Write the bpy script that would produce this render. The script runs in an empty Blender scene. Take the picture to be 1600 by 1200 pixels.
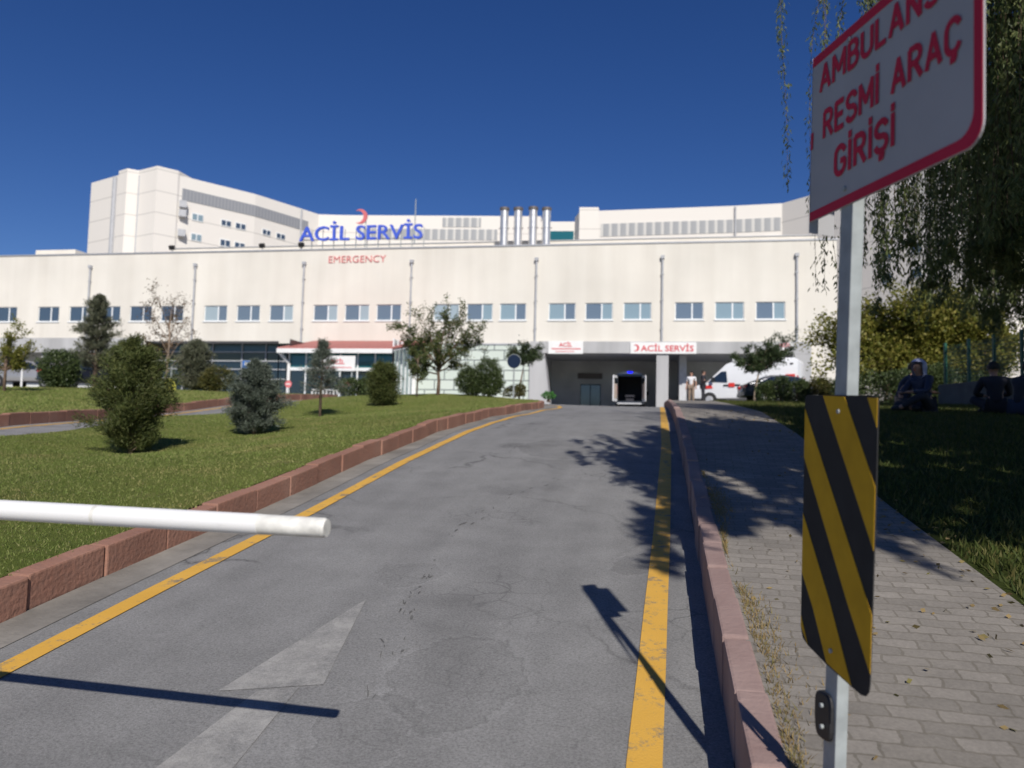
import bpy, bmesh, math, random
import numpy as np
from mathutils import Vector, Matrix
random.seed(7); RNG = np.random.default_rng(7)
R = math.radians
S = bpy.context.scene
COL = S.collection

# ------------------------------------------------------------------ camera
FPX = 1256.0
YAW, PITCH, ROLL = R(10.4), R(4.1), R(1.4)
CM = Matrix.Rotation(YAW, 3, 'Z') @ Matrix.Rotation(math.pi / 2 + PITCH, 3, 'X') @ Matrix.Rotation(ROLL, 3, 'Z')
cam = bpy.data.cameras.new('camera'); camo = bpy.data.objects.new('camera', cam); COL.objects.link(camo)
camo.matrix_world = CM.to_4x4()
cam.sensor_width = 36.0; cam.lens = 36.0 * FPX / 1600.0
cam.clip_start = 0.05; cam.clip_end = 3000
cam.dof.use_dof = True; cam.dof.focus_distance = 4.0; cam.dof.aperture_fstop = 2.4
S.camera = camo
# ------------------------------------------------------------------ light
SUN_EL, SUN_AZ = R(37), R(19.5)
W = bpy.data.worlds.new('World'); S.world = W; W.use_nodes = True
nt = W.node_tree; bg = nt.nodes['Background']
sky = nt.nodes.new('ShaderNodeTexSky'); sky.sky_type = 'NISHITA'; sky.sun_disc = False
sky.sun_elevation = SUN_EL; sky.sun_rotation = math.pi - SUN_AZ
sky.altitude = 2000; sky.air_density = 1.0; sky.dust_density = 0.3; sky.ozone_density = 3.0
hs = nt.nodes.new('ShaderNodeHueSaturation'); hs.inputs['Saturation'].default_value = 1.27; hs.inputs['Hue'].default_value = .516
nt.links.new(sky.outputs[0], hs.inputs['Color']); nt.links.new(hs.outputs[0], bg.inputs[0]); bg.inputs[1].default_value = 0.074
sl = bpy.data.lights.new('sun', 'SUN'); so = bpy.data.objects.new('sun', sl); COL.objects.link(so)
sl.energy = 4.45; sl.angle = R(0.5); sl.color = (1.0, 0.945, 0.87)
so.rotation_euler = Vector((-math.sin(SUN_AZ) * math.cos(SUN_EL), math.cos(SUN_AZ) * math.cos(SUN_EL), -math.sin(SUN_EL))).to_track_quat('-Z', 'Y').to_euler()
S.view_settings.view_transform = 'Standard'; S.view_settings.look = 'None'
S.view_settings.exposure = 0.0; S.view_settings.gamma = 1.0
S.cycles.max_bounces = 6; S.cycles.transparent_max_bounces = 8

# ------------------------------------------------------------------ measuring helpers
def ray(u, v): return CM @ Vector(((u - 800) / FPX, -(v - 600) / FPX, -1.0))
def atY(u, v, Y): d = ray(u, v); return d * (Y / d.y)
def atD(u, v, D): return ray(u, v) * D
def onplane(u, v, p0, n): d = ray(u, v); return d * (p0.dot(n) / d.dot(n))

HY = [-14, -8, 0, 3.2, 4.29, 6.34, 8.22, 10.5, 13.86, 20.2, 25.2, 32, 40, 48, 56, 60, 400]
HZ = [-2.5, -2.3, -1.54, -1.077, -.92, -.642, -.359, -.04, .352, .815, 1.15, 1.49, 1.85, 2.18, 2.42, 2.45, 2.45]
def h(Y): return np.interp(Y, HY, HZ)
_c = []
def ctl(u, v, D, off=0.0):
    p = atD(u, v, D); _c.append((p.x, p.y, p.z - off))
for a in [(200, 712, 11, .2), (395, 680, 14, .2), (500, 652, 21, .2), (597, 633, 24, .2), (683, 614, 31, .2), (745, 617, 31, .2), (0, 700, 11), (250, 662, 18),
          (480, 633, 28), (0, 668, 15.5), (250, 648, 23), (480, 625, 34), (0, 614, 26, .2), (140, 609, 30, .2), (350, 613, 36, .2), (125, 608, 44), (0, 608, 44)]: ctl(*a)
for y in (-12, -6, 0, 3, 6, 9, 12, 16, 20, 25, 30, 36, 44, 52, 60):
    for x in (-3.4, 0.3, 5, 12): _c.append((x, y, float(h(y)) + (.12 if (x > 4 and 40 < y < 50) else 0)))
for x in (-80, -60, -45, -30): _c += [(x, y, 2.42) for y in (44, 56, 70)]
for x in (-30, -18, -8, 4, 16, 40): _c += [(x, y, 2.45) for y in (58, 75)]
_c += [(-9, 0, -1.5), (-9, 5, -.75), (-16, 4, -.8), (-30, 10, .3), (-60, 10, .6), (-9, -8, -2.2), (-30, -8, -1.6), (30, 0, -1.5), (30, 20, .8), (30, 40, 1.9), (-60, 30, 1.9)]
_C = np.array(_c)
_res = _C[:, 2] - h(_C[:, 1])
_K = np.sqrt(((_C[:, None, :2] - _C[None, :, :2]) ** 2).sum(-1))
_w = np.linalg.solve(_K + np.eye(len(_C)) * -.3, _res)
def T(X, Y):
    X = np.asarray(X, float); Y = np.asarray(Y, float)
    Xc = np.clip(X, -75, 38); Yc = np.clip(Y, -13, 74)
    d = np.sqrt((Xc[..., None] - _C[:, 0]) ** 2 + (Yc[..., None] - _C[:, 1]) ** 2)
    return h(Y) + d @ _w
def Tz(x, y): return float(T(x, y))
def hit(u, v, off=0.0):
    d = ray(u, v); lo = None
    for k in range(1, 4000):
        t = .5 + k * .02; p = d * t
        if p.z < Tz(p.x, p.y) + off: return p
    return d * 60

# ------------------------------------------------------------------ materials
def newmat(name):
    m = bpy.data.materials.new(name); m.use_nodes = True
    return m, m.node_tree, m.node_tree.nodes['Principled BSDF']
def mat(name, col, rough=.7, metal=0, var=.12, scale=3.0, bump=0.0, bscale=40., spec=.5, emit=None, vec=None):
    m, n, b = newmat(name)
    b.inputs['Roughness'].default_value = rough; b.inputs['Metallic'].default_value = metal
    b.inputs['Specular IOR Level'].default_value = spec
    tc = n.nodes.new('ShaderNodeTexCoord'); 
    if var > 0:
        no = n.nodes.new('ShaderNodeTexNoise'); no.inputs['Scale'].default_value = scale; no.inputs['Detail'].default_value = 6
        n.links.new(tc.outputs['Object'], no.inputs['Vector'])
        cr = n.nodes.new('ShaderNodeValToRGB'); cr.color_ramp.elements[0].position = .3; cr.color_ramp.elements[1].position = .7
        cr.color_ramp.elements[0].color = (*[c * (1 - var) for c in col], 1); cr.color_ramp.elements[1].color = (*[min(1, c * (1 + var)) for c in col], 1)
        n.links.new(no.outputs['Fac'], cr.inputs[0]); n.links.new(cr.outputs[0], b.inputs['Base Color'])
    else: b.inputs['Base Color'].default_value = (*col, 1)
    if bump:
        n2 = n.nodes.new('ShaderNodeTexNoise'); n2.inputs['Scale'].default_value = bscale; n2.inputs['Detail'].default_value = 5
        n.links.new(tc.outputs['Object'], n2.inputs['Vector'])
        bp = n.nodes.new('ShaderNodeBump'); bp.inputs['Strength'].default_value = bump; bp.inputs['Distance'].default_value = .02
        n.links.new(n2.outputs['Fac'], bp.inputs['Height']); n.links.new(bp.outputs[0], b.inputs['Normal'])
    if emit:
        b.inputs['Emission Color'].default_value = (*emit[0], 1); b.inputs['Emission Strength'].default_value = emit[1]
    return m
class NT:
    """small node builder"""
    def __init__(s, name): s.m, s.n, s.b = newmat(name); s.tc = s.n.nodes.new('ShaderNodeTexCoord').outputs['Object']
    def noise(s, scale, detail=5, vec=None, rough=.5, out='Fac'):
        q = s.n.nodes.new('ShaderNodeTexNoise'); q.inputs['Scale'].default_value = scale; q.inputs['Detail'].default_value = detail; q.inputs['Roughness'].default_value = rough
        s.n.links.new(vec or s.tc, q.inputs['Vector']); return q.outputs[out]
    def ramp(s, fac, stops):
        q = s.n.nodes.new('ShaderNodeValToRGB'); e = q.color_ramp.elements
        while len(e) < len(stops): e.new(.5)
        for i, (p, c) in enumerate(stops):
            e[i].position = p; e[i].color = (*(c if isinstance(c, (tuple, list)) else (c, c, c)), 1)
        s.n.links.new(fac, q.inputs[0]); return q.outputs[0]
    def mix(s, fac, a, b, mode='MIX'):
        q = s.n.nodes.new('ShaderNodeMix'); q.data_type = 'RGBA'; q.blend_type = mode
        for sock, v in ((q.inputs[0], fac), (q.inputs[6], a), (q.inputs[7], b)):
            if isinstance(v, (int, float)): sock.default_value = v
            elif isinstance(v, tuple): sock.default_value = (*v, 1)
            else: s.n.links.new(v, sock)
        return q.outputs[2]
    def mapping(s, scale=(1, 1, 1), rot=(0, 0, 0), vec=None):
        q = s.n.nodes.new('ShaderNodeMapping'); q.inputs['Scale'].default_value = scale; q.inputs['Rotation'].default_value = rot
        s.n.links.new(vec or s.tc, q.inputs['Vector']); return q.outputs[0]
    def math(s, op, a, b=0.0):
        q = s.n.nodes.new('ShaderNodeMath'); q.operation = op
        for sock, v in ((q.inputs[0], a), (q.inputs[1], b)):
            if isinstance(v, (int, float)): sock.default_value = v
            else: s.n.links.new(v, sock)
        return q.outputs[0]
    def sep(s):
        q = s.n.nodes.new('ShaderNodeSeparateXYZ'); s.n.links.new(s.tc, q.inputs[0]); return q.outputs
    def vor(s, scale, feat='DISTANCE_TO_EDGE', vec=None, out='Distance'):
        q = s.n.nodes.new('ShaderNodeTexVoronoi'); q.feature = feat; q.inputs['Scale'].default_value = scale
        s.n.links.new(vec or s.tc, q.inputs['Vector']); return q.outputs[out]
    def addvec(s, a, col, k):
        q = s.n.nodes.new('ShaderNodeVectorMath'); q.operation = 'SCALE'; s.n.links.new(col, q.inputs[0]); q.inputs['Scale'].default_value = k
        r = s.n.nodes.new('ShaderNodeVectorMath'); r.operation = 'ADD'; s.n.links.new(a, r.inputs[0]); s.n.links.new(q.outputs[0], r.inputs[1]); return r.outputs[0]
    def bump(s, hgt, st=.4, dist=.02):
        q = s.n.nodes.new('ShaderNodeBump'); q.inputs['Strength'].default_value = st; q.inputs['Distance'].default_value = dist
        s.n.links.new(hgt, q.inputs['Height']); s.n.links.new(q.outputs[0], s.b.inputs['Normal'])
    def done(s, col, rough=.8, spec=.4):
        s.n.links.new(col, s.b.inputs['Base Color']) if not isinstance(col, tuple) else setattr(s.b.inputs['Base Color'], 'default_value', (*col, 1))
        s.b.inputs['Roughness'].default_value = rough; s.b.inputs['Specular IOR Level'].default_value = spec; return s.m

def asphalt(name, base, worn=0.0, spots=()):
    q = NT(name)
    big = q.noise(.45, 5); mid = q.noise(3.0, 6); fine = q.noise(90, 3, rough=.7)
    st = q.noise(1.2, 5, vec=q.mapping((3.0, .25, 1)))
    c = q.ramp(big, [(.3, tuple(k * .82 for k in base)), (.7, tuple(k * 1.12 for k in base))])
    c = q.mix(.6, c, q.ramp(mid, [(.3, tuple(k * .74 for k in base)), (.7, tuple(k * 1.2 for k in base))]))
    c = q.mix(.35, c, q.ramp(st, [(.3, tuple(k * .72 for k in base)), (.7, tuple(k * 1.2 for k in base))]))
    sp = q.ramp(fine, [(.3, .6), (.5, 1.0), (.72, 1.35)])
    c = q.mix(.8, c, sp, 'MULTIPLY')
    pv = q.addvec(q.tc, q.noise(1.5, 6, out='Color'), .5); pn = q.vor(.42, 'F1', vec=pv, out='Color'); pg = q.n.nodes.new('ShaderNodeSeparateColor'); q.n.links.new(pn, pg.inputs[0])
    c = q.mix(.18, c, q.ramp(pg.outputs[0], [(.0, .8), (.35, 1.0), (.8, 1.0), (1, 1.22)]), 'MULTIPLY')
    al = q.ramp(q.vor(5.5, vec=q.addvec(q.tc, q.noise(6, 4, out='Color'), .12)), [(0, .5), (.03, .85), (.07, 1.0)]); c = q.mix(q.ramp(q.noise(.8, 5), [(.56, 0.0), (.66, .8)]), c, q.mix(1.0, c, al, 'MULTIPLY'))
    v = q.addvec(q.tc, q.noise(2.2, 5, out='Color'), .55)
    cr = q.ramp(q.vor(.55, vec=v), [(0, .45), (.008, .8), (.02, 1.0)])
    gate = q.ramp(q.noise(.6, 3), [(.5, 0.0), (.62, 1.0)])
    c = q.mix(gate, c, q.mix(1.0, c, cr, 'MULTIPLY'))
    stn = q.ramp(q.noise(.9, 6, vec=q.mapping((1, 1, 1), (0, 0, .6))), [(.58, 1.0), (.7, .72)])
    c = q.mix(.8, c, stn, 'MULTIPLY')
    for cx_, cy_, r_, tone in spots:
        vv = q.addvec(q.tc, q.noise(2.6, 7, out='Color', rough=.65), .5); sv = q.n.nodes.new('ShaderNodeVectorMath'); sv.operation = 'SUBTRACT'; q.n.links.new(q.mapping((1, .62, 0), vec=vv), sv.inputs[0]); sv.inputs[1].default_value = (cx_ + .25, (cy_ + .25) * .62, 0)
        ln = q.n.nodes.new('ShaderNodeVectorMath'); ln.operation = 'LENGTH'; q.n.links.new(sv.outputs[0], ln.inputs[0]); dd = q.math('DIVIDE', ln.outputs['Value'], r_ * 1.6)
        al = q.ramp(q.vor(7.5, vec=q.addvec(q.tc, q.noise(5, 5, out='Color'), .16)), [(0, .55), (.03, .9), (.06, 1.0)])
        c = q.mix(q.ramp(dd, [(.2, .42), (.62, 0.0)]), c, q.mix(1.0, c, al, 'MULTIPLY')); c = q.mix(1.0, c, q.ramp(dd, [(.0, tone), (.56, tone), (.60, .86), (.63, 1.12), (.72, 1.0)]), 'MULTIPLY')
    if worn:
        w = q.ramp(q.noise(5, 9, rough=.8), [(.36, 0.0), (.62, worn)])
        c = q.mix(w, c, (.62, .6, .56))
    q.bump(q.noise(140, 4, rough=.7), .55, .01)
    return q.done(c, .85, .3)
M = {}
M['asphalt_far'] = asphalt('asphalt_far', (.26, .255, .25))
M['arrow'] = asphalt('worn_white_paint', (.238, .236, .23), .38)
q = NT('yellow_paint')
w = q.ramp(q.noise(7, 9, rough=.8), [(.37, 0.0), (.47, 1.0)])
c = q.mix(q.noise(2.5, 5), (.60, .33, .045), (.74, .43, .08)); q.bump(q.noise(120, 4), .4, .008)
M['yellow'] = q.done(q.mix(w, (.24, .2, .14), c), .75)
q = NT('red_kerb_stone')
c = q.ramp(q.noise(1.3, 6), [(.3, (.25, .125, .09)), (.55, (.34, .175, .125)), (.75, (.40, .235, .175))])
c = q.mix(q.ramp(q.noise(14, 8, rough=.8), [(.4, 0.0), (.75, .55)]), c, (.22, .15, .12)); q.bump(q.noise(35, 6), .5, .015)
M['kerb'] = q.done(c, .9, .2)
q = NT('pink_kerb_stone')
c = q.ramp(q.noise(2.0, 6), [(.3, (.25, .17, .155)), (.7, (.36, .26, .235))])
c = q.mix(q.ramp(q.noise(16, 8, rough=.8), [(.45, 0.0), (.75, .5)]), c, (.3, .22, .2)); q.bump(q.noise(40, 6), .5, .01)
M['kerb_pink'] = q.done(c, .9, .2)
q = NT('gutter_concrete')
c = q.ramp(q.noise(1.7, 8, rough=.7), [(.3, (.16, .15, .135)), (.7, (.31, .29, .26))]); q.bump(q.noise(50, 6), .5, .01)
M['gutter'] = q.done(c, .9, .2)
# interlocking paving
q = NT('paving_blocks')
br = q.n.nodes.new('ShaderNodeTexBrick'); br.inputs['Scale'].default_value = 1; br.inputs['Brick Width'].default_value = .16; br.inputs['Row Height'].default_value = .09
br.inputs['Mortar Size'].default_value = .006; br.inputs['Mortar Smooth'].default_value = .3; br.inputs['Color1'].default_value = (.22, .202, .178, 1); br.inputs['Color2'].default_value = (.28, .257, .228, 1); br.inputs['Mortar'].default_value = (.185, .168, .142, 1)
wv = q.addvec(q.mapping((1, 1, 0), (0, 0, .05)), q.noise(14, 3, out='Color'), .04)
q.n.links.new(wv, br.inputs['Vector'])
c = q.mix(.5, br.outputs['Color'], q.ramp(q.noise(1.4, 7, rough=.7), [(.3, .6), (.7, 1.25)]), 'MULTIPLY')
c = q.mix(.45, c, q.ramp(q.noise(60, 4, rough=.8), [(.3, .6), (.7, 1.3)]), 'MULTIPLY')
q.bump(br.outputs['Fac'], -.35, .008)
M['paving'] = q.done(c, .9, .2)
def lawnmat(name, a, b, dry):
    q = NT(name)
    c = q.mix(q.ramp(q.noise(.5, 5), [(.35, 0.0), (.65, 1.0)]), a, b)
    c = q.mix(q.ramp(q.noise(1.1, 7, rough=.7), [(.56, 0.0), (.74, .75)]), c, dry)
    c = q.mix(.6, c, q.ramp(q.noise(30, 6, rough=.8), [(.25, .45), (.75, 1.5)]), 'MULTIPLY')
    q.bump(q.noise(45, 6, rough=.8), 1.0, .05); return q.done(c, 1.0, .1)
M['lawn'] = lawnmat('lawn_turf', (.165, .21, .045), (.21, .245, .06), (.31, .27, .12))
M['lawn_shade'] = lawnmat('lawn_turf_shaded', (.06, .085, .018), (.09, .11, .026), (.15, .12, .05))  # darker copy of the turf, tree shade put into its colour
M['soil'] = mat('soil', (.14, .11, .075), .95, var=.3, scale=.4, spec=.1)
def leafmat(name, cols, rough=.55, trans=.25):
    q = NT(name)
    g = q.n.nodes.new('ShaderNodeNewGeometry')
    st = [(i / max(1, len(cols) - 1), c) for i, c in enumerate(cols)]
    c = q.ramp(g.outputs['Random Per Island'], st)
    c = q.mix(.35, c, q.ramp(q.noise(1.6, 4), [(.3, .6), (.7, 1.35)]), 'MULTIPLY')
    m = q.done(c, rough, .3)
    tr = q.n.nodes.new('ShaderNodeBsdfTranslucent'); q.n.links.new(c, tr.inputs['Color'])
    mx = q.n.nodes.new('ShaderNodeMixShader'); mx.inputs[0].default_value = trans
    out = q.n.nodes['Material Output']
    q.n.links.new(q.b.outputs[0], mx.inputs[1]); q.n.links.new(tr.outputs[0], mx.inputs[2]); q.n.links.new(mx.outputs[0], out.inputs[0]); return m
def leafmat_patch(name, cols, rough, trans, straw=(.36, .30, .13)):
    q = NT(name); g = q.n.nodes.new('ShaderNodeNewGeometry'); c = q.ramp(g.outputs['Random Per Island'], [(i / (len(cols) - 1), c) for i, c in enumerate(cols)])
    c = q.mix(q.ramp(q.noise(.9, 7, rough=.7), [(.47, 0.0), (.7, .85)]), c, straw); c = q.mix(.5, c, q.ramp(q.noise(.35, 4), [(.3, .7), (.7, 1.3)]), 'MULTIPLY')
    m = q.done(c, rough, .2); tr = q.n.nodes.new('ShaderNodeBsdfTranslucent'); q.n.links.new(c, tr.inputs['Color']); mx = q.n.nodes.new('ShaderNodeMixShader'); mx.inputs[0].default_value = trans
    q.n.links.new(q.b.outputs[0], mx.inputs[1]); q.n.links.new(tr.outputs[0], mx.inputs[2]); q.n.links.new(mx.outputs[0], q.n.nodes['Material Output'].inputs[0]); return m
M['grass'] = leafmat_patch('grass_blades', [(.15, .21, .045), (.20, .255, .065), (.245, .285, .085), (.32, .30, .13)], .7, .3)
M['grass_shade'] = leafmat('grass_blades_shaded', [(.05, .075, .015), (.085, .105, .022), (.14, .125, .04)], .7, .3)  # blade colours darkened to carry the shade on the right-hand grass
M['weeds'] = leafmat('dry_weeds', [(.26, .18, .075), (.33, .24, .11), (.17, .16, .05)], .9, .2)
M['pine'] = leafmat('pine_needles', [(.05, .07, .02), (.085, .105, .03), (.125, .135, .042)], .6, .1)
M['bluespruce'] = leafmat('blue_spruce_needles', [(.07, .09, .065), (.115, .14, .11), (.18, .205, .165)], .6, .1)
M['greypine'] = leafmat('grey_pine_needles', [(.085, .10, .06), (.14, .15, .095), (.19, .19, .125)], .6, .15)
M['shrub'] = leafmat('dark_shrub_leaves', [(.042, .066, .024), (.07, .10, .034), (.105, .135, .05)], .45, .2)
M['olive'] = leafmat('olive_shrub_leaves', [(.06, .07, .02), (.10, .10, .03), (.14, .12, .035)], .5, .25)
M['treeleaf'] = leafmat('young_tree_leaves', [(.05, .085, .024), (.085, .12, .035), (.125, .15, .05), (.18, .15, .07)], .5, .3)
M['treedark'] = leafmat('dark_tree_leaves', [(.035, .06, .025), (.055, .085, .035), (.08, .10, .04)], .45, .25)
M['autumn'] = leafmat('autumn_leaves', [(.13, .07, .035), (.17, .10, .05), (.09, .085, .03)], .6, .3)
M['yellowgreen'] = leafmat('yellow_green_leaves', [(.13, .155, .028), (.20, .21, .04), (.30, .26, .06), (.16, .18, .03)], .5, .35)
M['willow'] = leafmat('willow_leaves', [(.10, .14, .05), (.17, .21, .08), (.26, .29, .12)], .45, .5)
M['lime'] = leafmat('lime_plant_leaves', [(.06, .2, .04), (.09, .27, .06)], .5, .3)
M['bark'] = mat('bark', (.17, .12, .09), .95, var=.35, scale=14, bump=.8, bscale=30, spec=.1)
M['bark_pale'] = mat('pale_bark', (.32, .25, .19), .95, var=.3, scale=14, bump=.6, spec=.1)
# building
q = NT('cream_render')
st = q.noise(.9, 5, vec=q.mapping((1.0, 1.0, .06)))
c = q.mix(.6, (.75, .715, .64), q.ramp(st, [(.3, (.69, .65, .575)), (.7, (.80, .765, .69))]))
c = q.mix(.7, c, q.ramp(q.noise(.25, 5), [(.3, .88), (.7, 1.06)]), 'MULTIPLY')
zz = q.sep()[2]; drip = q.math('MULTIPLY', q.ramp(q.noise(1.6, 6, vec=q.mapping((1, 1, .03)), rough=.7), [(.5, 0.0), (.75, 1.0)]), q.ramp(q.math('FRACT', q.math('DIVIDE', q.math('SUBTRACT', zz, 8.6), 5.4)), [(.45, 0.0), (1.0, .13)]))
c = q.mix(drip, c, (.45, .41, .35))
M['cream'] = q.done(c, .9, .2)
q = NT('tower_render')
z = q.sep()[2]
f = q.math('FRACT', q.math('DIVIDE', q.math('SUBTRACT', z, .02), 2.72))
line = q.ramp(f, [(0, .72), (.04, .72), (.05, 1.0)])
c = q.mix(1.0, (.78, .745, .69), line, 'MULTIPLY')
M['tower'] = q.done(c, .9, .2)
q = NT('louvre_panel')
x = q.math('ADD', q.sep()[0], q.math('MULTIPLY', q.sep()[1], .4))
f = q.math('FRACT', q.math('MULTIPLY', x, .85)); f2 = q.math('FRACT', q.math('MULTIPLY', x, 5.0))
c = q.mix(.4, q.ramp(f, [(0, (.34, .35, .36)), (.62, (.38, .39, .40)), (.66, (.60, .59, .56)), (.96, (.60, .59, .56)), (1, (.34, .35, .36))]), q.ramp(f2, [(.4, .75), (.6, 1.1)]), 'MULTIPLY')
M['louvre_light'] = q.done(c, .6)
q = NT('louvre_grey')
f2 = q.math('FRACT', q.math('MULTIPLY', q.math('ADD', q.sep()[0], q.math('MULTIPLY', q.sep()[1], .5)), 2.2))
M['louvre_grey'] = q.done(q.ramp(f2, [(0, (.27, .28, .30)), (.8, (.33, .34, .36)), (.9, (.22, .23, .25))]), .6)
M['flash'] = mat('grey_flashing', (.40, .41, .43), .5, .3, var=.08)
M['pipe'] = mat('grey_downpipe', (.42, .43, .45), .5, 0, var=.1)
q = NT('fascia_concrete')
c = q.ramp(q.noise(.8, 6, vec=q.mapping((1, 1, .15))), [(.3, (.37, .37, .37)), (.7, (.50, .50, .50))])
M['concrete'] = q.done(c, .9, .2)
M['gatewall'] = mat('gate_wall_grey', (.66, .665, .64), .9, var=.15, scale=.6)
M['gateceil'] = mat('gate_ceiling_grey', (.55, .56, .58), .9, var=.1)
M['darkdoor'] = mat('dark_door_glass', (.03, .035, .045), .25, var=.2)
q = NT('pale_green_tiles')
br = q.n.nodes.new('ShaderNodeTexBrick'); br.inputs['Scale'].default_value = 1; br.inputs['Brick Width'].default_value = 1.45; br.inputs['Row Height'].default_value = .72
br.inputs['Mortar Size'].default_value = .045; br.inputs['Color1'].default_value = (.56, .63, .56, 1); br.inputs['Color2'].default_value = (.62, .68, .61, 1); br.inputs['Mortar'].default_value = (.19, .22, .21, 1)
q.n.links.new(q.mapping((1, 1, 1), (-math.pi / 2, 0, 0)), br.inputs['Vector'])
M['tiles'] = q.done(br.outputs['Color'], .5)
M['white'] = mat('white_paint', (.80, .80, .78), .5, var=.04)
M['whitewall'] = mat('white_wall', (.82, .81, .79), .8, var=.05)
M['framewhite'] = mat('window_frame_white', (.78, .80, .80), .4, var=.03)
def glass(name, col, rough=.04, spec=.9):
    m, n, b = newmat(name); b.inputs['Base Color'].default_value = (*col, 1); b.inputs['Roughness'].default_value = rough
    b.inputs['IOR'].default_value = 1.9; b.inputs['Specular IOR Level'].default_value = spec; return m
M['pane'] = glass('window_glass', (.27, .36, .38), .06)
M['pane_mid'] = glass('window_glass_mid', (.15, .19, .22), .06); M['pane_pale'] = glass('window_glass_blind', (.38, .45, .46), .12)
M['pane_dark'] = glass('window_glass_dark', (.06, .085, .11), .05)
M['teal'] = glass('teal_glass', (.02, .13, .15), .1, .35)
M['darkglass'] = glass('dark_glass', (.012, .02, .025), .1, .5)
M['greenglass'] = glass('dark_green_glass', (.03, .065, .06), .15, .4)
M['olivereflect'] = glass('olive_reflection_glass', (.065, .08, .05), .25, .3)  # olive reflections put into the glass colour
M['roofred'] = mat('red_metal_roof', (.42, .14, .12), .6, var=.12)
M['red'] = mat('red_lettering', (.62, .04, .06), .5, var=.05)
M['redpale'] = mat('red_channel_letters', (.68, .17, .18), .5, var=.05)
M['signred'] = mat('red_sign_paint', (.55, .03, .07), .75, var=.08, spec=.15)
M['blue'] = mat('blue_letters', (.06, .12, .62), .4, var=.05)
M['navy'] = mat('navy_sign', (.012, .024, .055), .8, var=.1, spec=.15)
M['bluesign'] = mat('blue_sign', (.04, .16, .5), .5, var=.05)
M['signwhite'] = mat('sign_white', (.42, .42, .43), .75, var=.05, scale=6, spec=.15)
M['signyellow'] = mat('sign_yellow', (.62, .36, .02), .75, var=.1, scale=12, spec=.15)
M['signblack'] = mat('sign_black', (.035, .035, .035), .75, var=.15, scale=12, spec=.15)
M['brightyellow'] = mat('fluorescent_yellow', (.75, .70, .12), .5, var=.05)
M['galv'] = mat('galvanised_steel', (.33, .36, .36), .65, .0, var=.15, scale=18)
M['steel'] = mat('chimney_steel', (.80, .78, .74), .36, .75, var=.12, scale=2)
M['steelcap'] = mat('chimney_cap', (.16, .14, .13), .6, .3, var=.1)
q = NT('boom_white')
c = q.mix(q.ramp(q.noise(7, 7, vec=q.mapping((1.5, 8, 8)), rough=.75), [(.58, 0.0), (.75, .5)]), (.80, .80, .79), (.45, .42, .38))
M['boom'] = q.done(c, .45)
M['boomend'] = mat('boom_end_cap', (.72, .71, .66), .6, var=.2, scale=25)
M['orange'] = mat('orange_cabinet', (.7, .25, .03), .5)
M['black'] = mat('black_plastic', (.02, .02, .022), .6, var=.1)
M['tyre'] = mat('tyre_rubber', (.03, .03, .03), .85, var=.1)
M['rim'] = mat('wheel_rim', (.6, .6, .6), .4, .4, var=.05)
M['vanwhite'] = mat('ambulance_white', (.82, .83, .84), .25, var=.02)
M['vanred'] = mat('ambulance_red', (.72, .05, .04), .4, var=.03)
M['carglass'] = glass('vehicle_glass', (.015, .022, .028), .05, .6)
M['carblack'] = mat('car_paint_black', (.02, .022, .03), .2, .2, var=.02)
M['carsilver'] = mat('car_paint_silver', (.42, .41, .40), .3, .5, var=.03)
M['cargrey'] = mat('car_paint_grey', (.05, .055, .07), .2, .3, var=.02)
M['tail'] = mat('tail_lamp', (.55, .02, .03), .3)
M['headlamp'] = mat('head_lamp', (.6, .62, .62), .15)
M['beacon'] = mat('blue_beacon', (.02, .02, .9), .3, emit=((.0, .0, 1.0), 3.0))
M['interior'] = mat('van_interior', (.06, .06, .065), .8)
M['interiorlit'] = mat('lamplit_door_lining', (.55, .45, .38), .6)  # warm light of the van's inside lamp put into the lining colour
M['fencegreen'] = mat('green_fence_paint', (.02, .12, .075), .5, var=.1)
M['wallgrey'] = mat('low_wall_concrete', (.13, .125, .115), .9, var=.2)
M['skin'] = mat('skin', (.42, .24, .17), .6, var=.05)
M['hair'] = mat('dark_hair', (.025, .018, .014), .7, var=.1)
M['clothwhite'] = mat('white_cloth', (.75, .75, .77), .9, var=.05)
M['clothdark'] = mat('dark_cloth', (.03, .03, .04), .9, var=.1)
M['clothnavy'] = mat('navy_cloth', (.03, .04, .08), .9, var=.1)
M['clothbeige'] = mat('beige_cloth', (.28, .21, .16), .9, var=.1)
M['clothblue'] = mat('pale_blue_scarf', (.38, .42, .62), .9, var=.1)
M['crack'] = mat('tar_crack', (.12, .118, .112), .9, var=.3, scale=8)

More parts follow.
